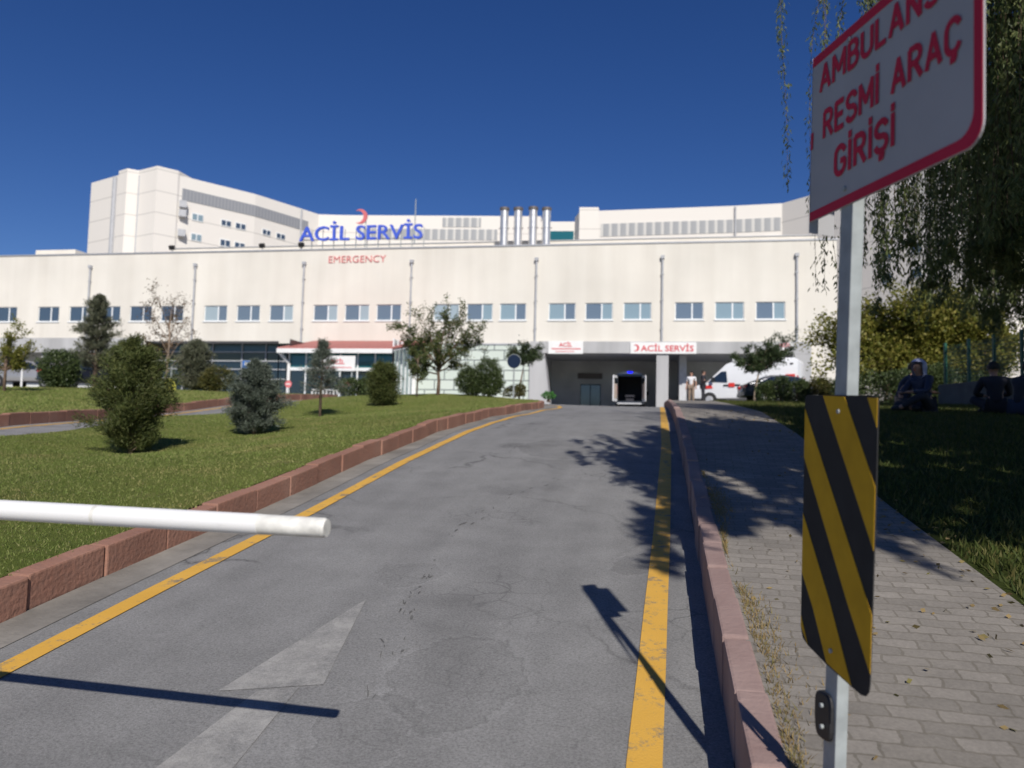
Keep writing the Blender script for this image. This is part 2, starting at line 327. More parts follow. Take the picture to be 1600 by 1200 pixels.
# ------------------------------------------------------------------ mesh helpers
class MB:
    def __init__(s): s.v = []; s.f = []
    def add(s, vs, fs):
        k = len(s.v); s.v += [tuple(v) for v in vs]; s.f += [tuple(i + k for i in f) for f in fs]; return s
    def box(s, c, size, rz=0, mtx=None):
        x, y, z = size[0] / 2, size[1] / 2, size[2] / 2
        vs = [Vector((a, b, d)) for d in (-z, z) for a, b in ((-x, -y), (x, -y), (x, y), (-x, y))]
        Q = mtx if mtx is not None else Matrix.Rotation(rz, 3, 'Z')
        return s.add([Q @ v + Vector(c) for v in vs], [(3, 2, 1, 0), (4, 5, 6, 7), (0, 1, 5, 4), (1, 2, 6, 5), (2, 3, 7, 6), (3, 0, 4, 7)])
    def bx(s, x0, x1, y0, y1, z0, z1): return s.box(((x0 + x1) / 2, (y0 + y1) / 2, (z0 + z1) / 2), (x1 - x0, y1 - y0, z1 - z0))
    def quad(s, a, b, c, d): return s.add([a, b, c, d], [(0, 1, 2, 3)])
    def prism(s, poly, axis, t):
        """3-D polygon extruded along vector axis*t"""
        n = len(poly); a = Vector(axis).normalized() * t
        return s.add(list(poly) + [Vector(p) + a for p in poly], [tuple(range(n - 1, -1, -1)), tuple(range(n, 2 * n))] + [(i, (i + 1) % n, n + (i + 1) % n, n + i) for i in range(n)])
    def tube(s, pts, rad, n=10, caps=True):
        pts = [Vector(p) for p in pts]; m = len(pts)
        if not hasattr(rad, '__len__'): rad = [rad] * m
        vs = []; fs = []; up = None
        for i, p in enumerate(pts):
            d = (pts[min(i + 1, m - 1)] - pts[max(i - 1, 0)]).normalized()
            a = d.orthogonal().normalized() if up is None else (up - d * up.dot(d)).normalized()
            up = a; b = d.cross(a)
            for k in range(n):
                t = 2 * math.pi * k / n; vs.append(p + (a * math.cos(t) + b * math.sin(t)) * rad[i])
        for i in range(m - 1):
            for k in range(n): fs.append((i * n + k, i * n + (k + 1) % n, (i + 1) * n + (k + 1) % n, (i + 1) * n + k))
        if caps: fs.append(tuple(range(n - 1, -1, -1))); fs.append(tuple((m - 1) * n + k for k in range(n)))
        return s.add(vs, fs)
    def lathe(s, prof, c=(0, 0, 0), n=16):
        vs = []; fs = []; c = Vector(c)
        for r, z in prof:
            for k in range(n): t = 2 * math.pi * k / n; vs.append(c + Vector((r * math.cos(t), r * math.sin(t), z)))
        for i in range(len(prof) - 1):
            for k in range(n): fs.append((i * n + k, i * n + (k + 1) % n, (i + 1) * n + (k + 1) % n, (i + 1) * n + k))
        fs.append(tuple(range(n - 1, -1, -1))); fs.append(tuple((len(prof) - 1) * n + k for k in range(n)))
        return s.add(vs, fs)
    def build(s, name, m, parent=None, bev=0, smooth=False, loc=None):
        me = bpy.data.meshes.new(name); me.from_pydata(s.v, [], s.f); me.update()
        if bev:
            b = bmesh.new(); b.from_mesh(me); bmesh.ops.remove_doubles(b, verts=b.verts, dist=1e-5)
            ed = [e for e in b.edges if len(e.link_faces) == 2 and e.calc_face_angle(0) > .5]
            bmesh.ops.bevel(b, geom=ed, offset=bev, segments=2, affect='EDGES', profile=.6); b.to_mesh(me); b.free()
        return link(name, me, m, parent, smooth, loc)
def link(name, me, m, parent=None, smooth=False, loc=None):
    if m is not None: me.materials.append(M[m] if isinstance(m, str) else m)
    if smooth:
        for p in me.polygons: p.use_smooth = True
        if smooth == 'auto': me.set_sharp_from_angle(angle=R(40))
    o = bpy.data.objects.new(name, me); COL.objects.link(o)
    if parent is not None: o.parent = parent
    if loc is not None: o.location = loc
    return o
def tag(o, label, cat, group=None):
    o['label'] = label; o['category'] = cat
    if group: o['group'] = group
    return o
def empty(name, loc, rz=0, label=None, cat=None, group=None):
    o = bpy.data.objects.new(name, None); COL.objects.link(o); o.location = loc; o.rotation_euler = (0, 0, rz); o.empty_display_size = .1
    if label: tag(o, label, cat, group)
    return o
def struct(o): o['kind'] = 'structure'; return o
def stuff(o): o['kind'] = 'stuff'; return o
def npmesh(name, V, n, m, parent=None, loc=None, fl=None):
    """V: (faces*n,3) array of separate n-gons"""
    V = np.asarray(V, np.float32).reshape(-1, 3); me = bpy.data.meshes.new(name); N = len(V); F = N // n
    me.vertices.add(N); me.vertices.foreach_set('co', V.ravel()); me.loops.add(N); me.loops.foreach_set('vertex_index', np.arange(N, dtype=np.int32))
    me.polygons.add(F); me.polygons.foreach_set('loop_start', np.arange(0, N, n, dtype=np.int32)); me.polygons.foreach_set('loop_total', np.full(F, n, np.int32))
    me.update(calc_edges=True); return link(name, me, m, parent, False, loc)
def unit(a): return a / np.maximum(1e-9, np.linalg.norm(a, axis=-1, keepdims=True))
def leafquads(P, L, Wd, D=None, jit=1.0, rng=RNG):
    """diamond leaves at P, length L, width Wd, direction D blended with random"""
    n = len(P); r = unit(rng.normal(size=(n, 3)))
    d = r if D is None else unit(D + r * jit)
    a = unit(np.cross(d, unit(rng.normal(size=(n, 3)))))
    L = (L * rng.uniform(.7, 1.3, n))[:, None]; Wd = (Wd * rng.uniform(.7, 1.3, n))[:, None]
    return np.stack([P, P + d * L * .45 + a * Wd / 2, P + d * L, P + d * L * .45 - a * Wd / 2], 1)
def textmesh(txt, bold=.0, depth=0.0):
    cu = bpy.data.curves.new('lettering', 'FONT'); cu.body = txt; cu.size = 1; cu.offset = bold; cu.extrude = depth; cu.resolution_u = 3
    o = bpy.data.objects.new('lettering', cu); COL.objects.link(o)
    dg = bpy.context.evaluated_depsgraph_get(); me = bpy.data.meshes.new_from_object(o.evaluated_get(dg))
    bpy.data.objects.remove(o); bpy.data.curves.remove(cu); me.materials.clear(); return me
def put_text(name, txt, m, org, ex, ez, wid, hei, parent=None, bold=.015, depth=.02):
    """text fitted in a box: org lower left on the baseline, ex/ez unit axes, wid x hei (hei = capital height)"""
    me = textmesh(txt, bold, depth); co = np.zeros(len(me.vertices) * 3, np.float32); me.vertices.foreach_get('co', co); co = co.reshape(-1, 3)
    x0, x1 = co[:, 0].min(), co[:, 0].max(); cap = .73
    ex, ez = Vector(ex), Vector(ez); ey = ex.cross(ez).normalized(); out = []
    for x, y, z in co:
        out.append(tuple(Vector(org) + ex * ((x - x0) / (x1 - x0) * wid) + ez * (y / cap * hei) - ey * (-z)))
    me.vertices.foreach_set('co', np.array(out, np.float32).ravel()); me.update()
    o = link(name, me, m, parent); return o
def crescent(c, r, m, name, parent, ex=(1, 0, 0), ez=(0, 0, 1), t=.04, ny=(0, -1, 0), rin=.8, sh=.38):
    """crescent open to the left"""
    ex, ez, c = Vector(ex), Vector(ez), Vector(c); pts = []
    d = sh * r; ri = rin * r; xi = (r * r - ri * ri + d * d) / (2 * d); yi = math.sqrt(max(1e-6, r * r - xi * xi))
    # inner circle centre at -d; outer at 0
    xi = -xi; a0 = math.atan2(yi, xi); b0 = math.atan2(yi, xi + d)
    N = 18
    O = [c + ex * (r * math.cos(a)) + ez * (r * math.sin(a)) for a in np.linspace(a0, -a0, N)]
    I = [c + ex * (-d + ri * math.cos(a)) + ez * (ri * math.sin(a)) for a in np.linspace(b0, -b0, N)]
    mb = MB()
    for i in range(N - 1): mb.prism([O[i], O[i + 1], I[i + 1], I[i]], ny, t)
    return mb.build(name, m, parent)
def drape(name, ys, xl, xr, nx, off, m, kind=True):
    """sheet over the terrain between two X curves"""
    ys = np.asarray(ys, float); A = np.array([xl(y) for y in ys]); B = np.array([xr(y) for y in ys])
    t = np.linspace(0, 1, nx + 1); X = A[:, None] * (1 - t) + B[:, None] * t; Y = np.repeat(ys[:, None], nx + 1, 1)
    Z = T(X, Y) + off; me = bpy.data.meshes.new(name)
    V = np.stack([X, Y, Z], -1).reshape(-1, 3); n1 = nx + 1
    F = [(i * n1 + j, i * n1 + j + 1, (i + 1) * n1 + j + 1, (i + 1) * n1 + j) for i in range(len(ys) - 1) for j in range(nx)]
    me.from_pydata(V.tolist(), [], F); o = link(name, me, m, None, True)
    return struct(o) if kind else o
def strip_along(mb, pts, wd, off, sub=.15):
    """flat band draped along a plan polyline"""
    P = []
    for (x0, y0), (x1, y1) in zip(pts[:-1], pts[1:]):
        n = max(1, int(math.hypot(x1 - x0, y1 - y0) / sub)); P += [(x0 + (x1 - x0) * k / n, y0 + (y1 - y0) * k / n) for k in range(n)]
    P.append(pts[-1]); vs = []
    for i, (x, y) in enumerate(P):
        a = P[max(0, i - 1)]; b = P[min(len(P) - 1, i + 1)]; L = math.hypot(b[0] - a[0], b[1] - a[1]) or 1
        nx, ny = -(b[1] - a[1]) / L, (b[0] - a[0]) / L; w = wd(i / len(P)) if callable(wd) else wd
        for s_ in (-.5, .5): xx, yy = x + nx * w * s_, y + ny * w * s_; vs.append((xx, yy, Tz(xx, yy) + off))
    mb.add(vs, [(2 * i + 1, 2 * i, 2 * i + 2, 2 * i + 3) for i in range(len(P) - 1)])

# ------------------------------------------------------------------ ground
_sp = []
for u_, v_, r_, tone in ((720, 1060, .30, 1.0), (560, 1140, .2, .99), (880, 700, .55, .94), (640, 900, .18, .97), (1010, 880, .16, .9)): p_ = hit(u_, v_); _sp.append((p_.x, p_.y, r_, tone))
M['asphalt'] = asphalt('asphalt', (.235, .233, .228), 0, _sp)
pk = hit(0, 975); XL = pk.x
XR = .272; XS = .384; XG = 1.67
def xl_edge(y): return XL - .14 if y < 23 else XL - .14 - ((y - 23) / 6.5) ** 2 * 2.6
XN = [(-14, -8.6), (9.6, -8.9), (16.3, -11), (26, -12), (36, -12.6), (60, -13)]
XF = [(-14, -12.5), (13.5, -12.5), (20.8, -14.1), (31.9, -14.7), (60, -15.5)]
def xn(y): return float(np.interp(y, *zip(*XN)))
def xf(y): return float(np.interp(y, *zip(*XF)))
YS = np.concatenate([np.arange(-12, 12, .3), np.arange(12, 36, .5)])
gx = np.concatenate([np.linspace(-600, -80, 6)[:-1], np.linspace(-80, 45, 60), np.linspace(45, 600, 6)[1:]])
gy = np.concatenate([np.linspace(-600, -14, 6)[:-1], np.linspace(-14, 76, 70), np.linspace(76, 700, 6)[1:]])
GX, GY = np.meshgrid(gx, gy); GZ = T(GX, GY) - .35
me = bpy.data.meshes.new('ground'); n1 = len(gx)
me.from_pydata(np.stack([GX, GY, GZ], -1).reshape(-1, 3).tolist(), [], [(i * n1 + j, i * n1 + j + 1, (i + 1) * n1 + j + 1, (i + 1) * n1 + j) for i in range(len(gy) - 1) for j in range(n1 - 1)])
struct(link('ground', me, 'soil', None, True))
drape('forecourt', np.arange(20, 76, 1.0), lambda y: -80, lambda y: 34, 90, -.03, 'asphalt_far')
drape('road', np.concatenate([np.arange(-12, 14, .25), np.arange(14, 50, .5)]), lambda y: XL if y < 23 else XL - 4, lambda y: XR, 12, 0, 'asphalt')
drape('side_road', np.concatenate([np.arange(-4, 45, .5)]), xf, xn, 8, 0, 'asphalt_far')
drape('lawn', np.concatenate([YS[YS < 34]]), lambda y: xn(y) if y < 28 else xn(y) + (y - 28) * .3, xl_edge, 26, .185, 'lawn')
drape('lawn', np.arange(2, 36, .5), lambda y: -24.0, lambda y: xf(y) - .16, 16, .2, 'lawn')
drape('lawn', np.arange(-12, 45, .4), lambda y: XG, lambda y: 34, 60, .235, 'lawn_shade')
drape('pavement', np.arange(-12, 46, .3), lambda y: XS - .02, lambda y: XG, 6, .24, 'paving')
drape('gutter', np.concatenate([np.arange(-12, 24, .3)]), lambda y: XL, lambda y: XL + .27, 2, .004, 'gutter')
# kerbs: stones with small joints
def kerb(path, w, top, m, step=.62, lip=.0):
    """path: plan polyline of the road-side face, stones extend to its left side"""
    mb = MB(); pts = [Vector((a, b, 0)) for a, b in path]; acc = []
    for a, b in zip(pts[:-1], pts[1:]):
        n = max(1, round((b - a).length / step)); acc += [a.lerp(b, k / n) for k in range(n)]
    acc.append(pts[-1])
    for i in range(len(acc) - 1):
        a, b = acc[i], acc[i + 1]; d = (b - a).normalized(); nrm = Vector((-d.y, d.x, 0)); g = random.uniform(.003, .009)
        a2, b2 = a + d * g, b - d * g; j = random.uniform(-.008, .008); jz = random.uniform(-.012, .012)
        q_ = []
        for p in (a2, b2):
            z = Tz(p.x, p.y)
            for off in (0, w): pp = p + nrm * (off + j); q_.append((pp, z + top + jz))
        (A, zA), (A2, _), (B, zB), (B2, _) = q_
        vs = [(A.x, A.y, zA - .5), (B.x, B.y, zB - .5), (B2.x, B2.y, zB - .5), (A2.x, A2.y, zA - .5), (A.x, A.y, zA), (B.x, B.y, zB), (B2.x, B2.y, zB), (A2.x, A2.y, zA)]
        mb.add(vs, [(3, 2, 1, 0), (4, 5, 6, 7), (0, 1, 5, 4), (1, 2, 6, 5), (2, 3, 7, 6), (3, 0, 4, 7)])
    return struct(mb.build('kerb', m, None, bev=.012))
kerb([(XL, y) for y in np.arange(-11, 23, .62)] + [(xl_edge(y) + .14, y) for y in np.arange(23, 34.5, 1.0)], .14, .185, 'kerb', .55)
kerb([(XR, y) for y in np.arange(45, -11, -.5)], .11, .25, 'kerb_pink', .5)
kerb([(xf(y), y) for y in np.arange(4, 36, .7)], .16, .24, 'kerb')
kerb([(xn(y), y) for y in np.arange(28, -4, -.7)], .14, .15, 'kerb')
mb = MB(); mb.bx(-24, -15.3, 36.0, 36.15, 1.0, 2.35)
# yellow lines
mb = MB(); strip_along(mb, [(-2.87, y) for y in np.arange(-10, 23, 1.0)] + [(xl_edge(y) + .14 + .5, y) for y in np.arange(23, 30, 1.0)], .12, .006); struct(mb.build('road_marking', 'yellow'))
pr = [hit(u, v) for u, v in ((1007, 1195), (1018, 1050), (1025, 950), (1033, 850), (1038, 760), (1041, 700))]
ry = [(p.x, p.y) for p in pr]; ry = [(ry[0][0] - .03, -8)] + ry + [(ry[-1][0], 45)]
mb = MB(); strip_along(mb, ry, .125, .006); struct(mb.build('road_marking', 'yellow'))
mb = MB(); strip_along(mb, [(xf(y) + .35, y) for y in np.arange(6, 36, 1.0)], .13, .006); struct(mb.build('road_marking', 'yellow'))
# worn arrow
def ground_poly(mb, pts, off=.0025, n=10):
    P = [hit(u, v) for u, v in pts]
    if len(P) == 3: P = [P[0], P[0].copy(), P[1], P[2]]
    a, b, c, d = P; vs = []
    for i in range(n + 1):
        for j in range(n + 1):
            s_, t_ = i / n, j / n; p = (a * (1 - s_) + b * s_) * (1 - t_) + (d * (1 - s_) + c * s_) * t_; vs.append((p.x, p.y, Tz(p.x, p.y) + off))
    mb.add(vs, [(i * (n + 1) + j, (i + 1) * (n + 1) + j, (i + 1) * (n + 1) + j + 1, i * (n + 1) + j + 1) for i in range(n) for j in range(n)])
mb = MB(); ground_poly(mb, [(572, 938), (505, 1072), (340, 1082)]); ground_poly(mb, [(402, 1082), (468, 1076), (318, 1260), (170, 1260)], .0028); struct(mb.build('road_marking', 'arrow'))
# tar cracks in the road
mb = MB()
def crack(pix, w, seed=0, dens=8, ln=(.05, .18), sp=.03):
    """broken dabs of tar scattered along a line"""
    rg = random.Random(seed); P = [hit(u, v) for u, v in pix]
    for a, b in zip(P[:-1], P[1:]):
        L = (b - a).length; d = (b - a) / L
        for k in range(max(2, int(L * dens))):
            p = a.lerp(b, rg.random()); c = (p.x + rg.gauss(0, sp), p.y + rg.gauss(0, sp)); l = rg.uniform(*ln); an = math.atan2(d.y, d.x) + rg.gauss(0, .16); pts = [c]
            for j_ in range(4): an += rg.gauss(0, .05); pts.append((pts[-1][0] + math.cos(an) * l / 4, pts[-1][1] + math.sin(an) * l / 4))
            ww = w * rg.uniform(.4, 1.3); strip_along(mb, pts, lambda t, ww=ww: ww * (.15 + 3.2 * t * (1 - t)) * .9, .004, .03)
crack([(622, 1028), (640, 975), (665, 905), (692, 850), (725, 815)], .014, 1, 9, (.02, .06), .012)
crack([(575, 1100), (600, 1010), (635, 940), (675, 888)], .007, 2, 10, (.03, .08), .012)
crack([(700, 842), (760, 800), (800, 775), (850, 758), (880, 745)], .016, 3, 6, (.04, .09), .03)
struct(mb.build('road_crack', 'crack'))

# ------------------------------------------------------------------ grass
def blades(name, X, Y, off, hgt, wid, m):
    n = len(X); Z = T(X, Y) + off - .01; a = RNG.uniform(0, 6.283, n); lean = RNG.normal(0, .45, (n, 2)); H = hgt * RNG.uniform(.5, 1.4, n)
    w = wid / 2; B = np.stack([X, Y, Z], 1); dx = np.stack([np.cos(a) * w, np.sin(a) * w, np.zeros(n)], 1)
    tip = B + np.stack([lean[:, 0] * H, lean[:, 1] * H, H], 1)
    return stuff(npmesh(name, np.stack([B - dx, B + dx, tip], 1), 3, m))
def scat(n, y0, y1, fx0, fx1, power=2.0):
    Y = y0 + (y1 - y0) * RNG.uniform(0, 1, n) ** power; lo = np.array([fx0(y) for y in Y]); hi = np.array([fx1(y) for y in Y]); return lo + (hi - lo) * RNG.uniform(0, 1, n), Y
X, Y = scat(170000, 2.2, 15, xn, lambda y: xl_edge(y) + .03, 1.0)
k_ = RNG.uniform(0, 1, len(Y)) > (Y - 2.2) / 13.2; X, Y = X[k_], Y[k_]
X2, Y2 = scat(90000, 5, 33.5, lambda y: xn(y) if y < 28 else xn(y) + (y - 28) * .3, lambda y: xl_edge(y) + .03, .62)
g = np.sin(X * 1.7 + 3 * np.sin(Y * .6)) * np.cos(Y * 1.3 + X * .4)
blades('grass', np.concatenate([X, X2]), np.concatenate([Y, Y2]), .185, .026, np.concatenate([np.full(len(X), .012), np.full(len(X2), .026)]), 'grass')
X, Y = scat(40000, 10, 35, lambda y: -24, lambda y: xf(y) - .1, 1.0); blades('grass', X, Y, .2, .05, .035, 'grass')
X, Y = scat(90000, 2.5, 40, lambda y: XG + abs(math.sin(y * 3.1)) * .06, lambda y: XG + .6 + y * .42, 1.8); blades('grass', X, Y, .235, .05, .02, 'grass_shade')
# dry weeds between the kerb and the paving
n = 5200; Y = RNG.uniform(2.3, 7.5, n); dens = np.clip(np.sin(Y * 2.3) * .5 + np.sin(Y * 5.1 + 1) * .4 + .55, .02, 1); k = RNG.uniform(0, 1, n) < dens; Y = Y[k]
X = XS + .01 + np.abs(RNG.normal(0, .035, len(Y))) * (1 + np.sin(Y * 2.3)); blades('weeds', X, Y, .24, .03, .007, 'weeds')

n = 420; Y = 2.3 + 12 * RNG.uniform(0, 1, n) ** 1.6; X = np.where(RNG.uniform(0, 1, n) < .55, XG + RNG.normal(-.08, .12, n), RNG.uniform(XS, XG, n)); P = np.stack([X, Y, T(X, Y) + .248], 1)
D = RNG.normal(size=(n, 3)) * np.array([1, 1, .12]); V_ = leafquads(P, .035, .018, D, .15); stuff(npmesh('fallen_leaves', V_, 4, 'weeds'))
# ------------------------------------------------------------------ hospital front block
FY = 56.0
HB = empty('hospital_building', (-20, FY, 2.4), 0, 'long cream three-storey hospital block with a row of small windows above the entrances', 'building')
HB.location = (0, 0, 0)
def wall_open(mb, x0, x1, z0, z1, ops, Y, dep):
    xs = sorted({x0, x1, *[o[0] for o in ops], *[o[1] for o in ops]}); zs = sorted({z0, z1, *[o[2] for o in ops], *[o[3] for o in ops]})
    for i in range(len(xs) - 1):
        for j in range(len(zs) - 1):
            cx, cz = (xs[i] + xs[i + 1]) / 2, (zs[j] + zs[j + 1]) / 2
            if any(o[0] < cx < o[1] and o[2] < cz < o[3] for o in ops): continue
            mb.quad((xs[i], Y, zs[j]), (xs[i + 1], Y, zs[j]), (xs[i + 1], Y, zs[j + 1]), (xs[i], Y, zs[j + 1]))
    for a, b, c, d in ops:
        e = Y + dep
        mb.quad((a, Y, c), (a, e, c), (b, e, c), (b, Y, c)); mb.quad((a, Y, d), (b, Y, d), (b, e, d), (a, e, d))
        mb.quad((a, Y, c), (a, Y, d), (a, e, d), (a, e, c)); mb.quad((b, Y, c), (b, e, c), (b, e, d), (b, Y, d))
winpx = [(-8, 29), (60, 92), (110, 140), (155, 187), (203, 237), (252, 286), (320, 354), (370, 406), (422, 457), (490, 527), (539.5, 576), (589, 626), (679, 716), (730, 769), (781, 822),
         (857.5, 899), (915, 957), (974, 1018), (1055, 1099), (1117, 1163), (1180, 1228)]
wins = []
for a, b in winpx:
    c = (atY(a, 485, FY).x + atY(b, 485, FY).x) / 2; wins.append((c - .96, c + .96, 8.66, 9.86))
lower = [(-80, -39.4, 2.0, 6.2), (-39.4, -28.2, 2.0, 7.12), (-28.2, -17.9, 2.0, 6.95), (-17.9, -8.7, 2.0, 6.86), (-8.7, 9.4, 2.0, 7.1)]
RW = 11.6
mb = MB(); wall_open(mb, -80, RW, 2.0, 14.0, wins + lower, FY, .18)
mb.quad((RW, FY, 6.61), (RW, 80, 6.61), (RW, 80, 14), (RW, FY, 14)); mb.quad((RW, 64.5, 2), (RW, 80, 2), (RW, 80, 6.61), (RW, 64.5, 6.61)); mb.quad((RW, FY, 2), (RW, FY + .6, 2), (RW, FY + .6, 6.61), (RW, FY, 6.61)); mb.quad((-80, FY, 14), (RW, FY, 14), (RW, 80, 14), (-80, 80, 14)); mb.quad((-80, FY, 2), (-80, FY, 14), (-80, 80, 14), (-80, 80, 2)); mb.quad((-80, 80, 2), (-80, 80, 14), (RW, 80, 14), (RW, 80, 2))  # low end wall left open beside the gate to let daylight in
mb.build('wall', 'cream', HB)
for i, (a, b, c, d) in enumerate(wins):
    fr = MB(); y0, y1 = FY + .07, FY + .15; t = .06; mx = a + (b - a) * .6
    for q_ in ((a, b, c, c + t), (a, b, d - t, d), (a, a + t, c + t, d - t), (b - t, b, c + t, d - t), (mx - .05, mx + .05, c + t, d - t)): fr.bx(q_[0], q_[1], y0, y1, q_[2], q_[3])
    fr.bx(a - .07, b + .07, FY - .07, FY + .068, c - .09, c - .002)
    w_ = fr.build('window', 'framewhite', HB)
    for k_, (p0, p1) in enumerate(((a + t, mx - .05), (mx + .05, b - t))):
        rr_ = random.random(); gm_ = 'pane_dark' if i < 6 else 'pane_mid' if (i < 13 and rr_ < .75) or rr_ < .25 else 'pane_pale' if rr_ > .75 else 'pane'
        MB().bx(p0, p1, FY + .1, FY + .12, c + t, d - t).build('pane', gm_, w_)
for u in (141, 305, 475, 643, 838, 1035, 1245):
    x = atY(u, 450, FY).x; p = MB(); p.tube([(x, FY - .13, 6.98 if u > 140 else 6.2), (x, FY - .13, 13.0)], .075, 10); p.bx(x - .13, x + .13, FY - .26, FY - .002, 12.9, 13.12)
    for zz in (8.0, 10.0, 11.8): p.bx(x - .1, x + .1, FY - .22, FY - .003, zz, zz + .06)
    p.build('downpipe', 'pipe', HB)
MB().bx(-80, RW + .06, FY - .06, FY + .3, 14.004, 14.11).build('roof_flashing', 'flash', HB)
xa = atY(268, 388, 60).x
MB().bx(xa, RW - .5, 60, 79.5, 14.005, 15.36).build('upper_wall', 'cream', HB)
MB().bx(xa - .05, RW - .45, 59.93, 60.2, 15.365, 15.42).build('roof_flashing', 'flash', HB)
xb0, xb1 = atY(56, 392, 60).x, atY(118, 392, 60).x
MB().bx(xb0, xb1, 60, 74, 14.005, 15.5).build('roof_box', 'cream', HB)
# grey lower band on the left, recesses behind
MB().bx(-80, -39.45, FY - .05, FY - .003, 6.2, 7.35).build('lower_band', 'concrete', HB)
MB().bx(-79, -39.6, 59, 59.2, 2.2, 6.8).build('recess_wall', 'gatewall', HB)
for x in (-70, -63, -56, -48.5, -40): MB().bx(x - .25, x + .25, FY + .3, FY + .8, 2.2, 6.19).build('column', 'concrete', HB)
gz = [2.3, 4.35, 5.1, 5.75, 6.45, 7.5]; gm = ['darkglass', 'darkglass', 'darkglass', 'olivereflect', 'greenglass']
for i in range(5): MB().bx(-39.3, -28.3, 57.6, 57.66, gz[i], gz[i + 1] - .004).build('glazing', gm[i], HB)
p = MB()
for z_ in gz[1:5]: p.bx(-39.3, -28.3, 57.45, 57.59, z_ - .04, z_ + .04)
for x in (-37, -34.5, -32, -30): p.bx(x - .04, x + .04, 57.5, 57.58, 2.3, 7.3)
p.build('glazing_bar', 'pipe', HB)
MB().bx(-39.4, -28.2, FY + .19, 57.6, 7.125, 7.4).build('recess_soffit', 'gateceil', HB)
# glazed entrance with red roofed canopy
EY = 51.5
ex0, ex1 = atY(452, 570, EY).x, atY(614, 570, EY).x
cz1 = atY(500, 545, 50.6).z; cx0, cx1 = atY(433, 545, 50.6).x, atY(613, 545, 50.6).x
MB().prism([(cx0, 50.6, cz1), (cx1, 50.6, cz1), (ex1 + 1.1, FY - .02, 7.05), (cx0 + .2, FY - .02, 7.05)], (0, 0, 1), .1).build('canopy_roof', 'roofred', HB)
MB().bx(cx0, cx1, 50.52, 50.6, cz1 - .28, cz1 + .02).build('canopy_edge', 'white', HB)
MB().prism([(cx0, 50.62, cz1 - .14), (cx1, 50.62, cz1 - .14), (ex1 + 1.0, FY - .02, 6.85), (cx0 + .2, FY - .02, 6.85)], (0, 0, 1), .08).build('canopy_soffit', 'gateceil', HB)
p = MB(); p.tube([(cx0 + .1, 50.7, cz1 - .2), (ex0 + .02, EY - .1, cz1 - .95), (ex0 + .02, EY - .1, 2.3)], .12, 8); p.build('canopy_strut', 'white', HB)
zm = atY(530, 577, EY).z
xs = list(np.linspace(ex0, ex1, 7)); p = MB(); g1 = MB(); g2 = MB()
for a, b in zip(xs[:-1], xs[1:]):
    g1.bx(a + .05, b - .05, EY, EY + .03, zm + .11, cz1 - .15); g2.bx(a + .05, b - .05, EY, EY + .03, 2.3, zm - .11)
for x in xs: p.bx(x - .05, x + .05, EY - .06, EY + .06, 2.3, cz1 - .15)
p.bx(ex0, ex1, EY - .08, EY - .061, zm - .11, zm + .11)
g1.build('glazing', 'teal', HB); g2.build('glazing', 'darkglass', HB); p.build('glazing_bar', 'framewhite', HB)
ys = np.linspace(EY, FY, 6); p = MB(); g1 = MB()
exr = ex1
for a, b in zip(ys[:-1], ys[1:]):
    g1.bx(exr - .03, exr, a + .08, b - .08, 2.3, 6.7)
for y in ys: p.bx(exr - .04, exr + .05, y - .06, y + .06, 2.3, 6.75)
g1.build('glazing', 'pane', HB); p.build('glazing_bar', 'framewhite', HB)
MB().bx(ex0 - .03, ex0, EY, FY, 2.3, 6.7).build('glazing', 'darkglass', HB)
MB().bx(ex0, ex1, FY - .3, FY - .25, 2.3, 6.85).build('lobby_wall', 'darkdoor', HB)
xw = atY(650, 570, FY - .1).x
MB().bx(-18.6, xw, FY - .12, FY + .02, 2.3, 6.85).build('white_panel', 'whitewall', HB)
MB().bx(xw + .01, -8.72, FY - .1, FY + .1, 2.3, 6.85).build('tile_wall', 'tiles', HB)
MB().bx(-18.6, -8.72, FY - .16, FY - .004, 6.855, 6.97).build('ledge', 'pipe', HB)
# ambulance gate
MB().bx(-9.0, 9.9, FY - .35, FY + .3, 6.27, 7.098).build('fascia', 'concrete', HB, bev=.02)
MB().prism([(-9.0, FY - .35, 2.2), (-7.45, FY - .35, 2.2), (-7.95, FY - .35, 6.265), (-9.0, FY - .35, 6.265)], (0, 1, 0), 1.0).build('gate_pillar', 'concrete', HB)
MB().bx(-.2, .62, FY - .3, FY + .7, 2.2, 6.265).build('gate_pillar', 'concrete', HB, bev=.02)
MB().bx(8.75, 9.9, FY - .35, FY + .7, 2.2, 6.265).build('gate_pillar', 'concrete', HB)
MB().bx(-.45, .85, FY - 1.6, FY - .31, 2.0, 2.5).build('pillar_plinth', 'gutter', HB, bev=.03)
MB().bx(-.05, .3, FY - 1.63, FY - 1.602, 2.05, 2.42).build('plinth_mark', 'yellow', HB)
BY = 64.3
p = MB(); p.quad((-9, BY, 2.2), (RW, BY, 2.2), (RW, BY, 6.7), (-9, BY, 6.7)); p.quad((-8.6, FY + .7, 2.2), (-8.6, BY, 2.2), (-8.6, BY, 6.7), (-8.6, FY + .7, 6.7))
p.build('gate_wall', 'gatewall', HB)
p = MB(); p.quad((-9, FY + .31, 6.6), (RW, FY + .31, 6.6), (RW, BY, 6.6), (-9, BY, 6.6)); p.build('gate_ceiling', 'gateceil', HB)
p = MB(); p.bx(1.4, 1.9, 58, BY - .1, 2.2, 6.55); p.build('gate_partition', 'gateceil', HB)
a = atY(907, 600, BY - .1); b = atY(938, 632, BY - .1); d_ = MB().bx(a.x, b.x, BY - .12, BY - .03, 2.3, a.z).build('gate_door', 'darkdoor', HB)
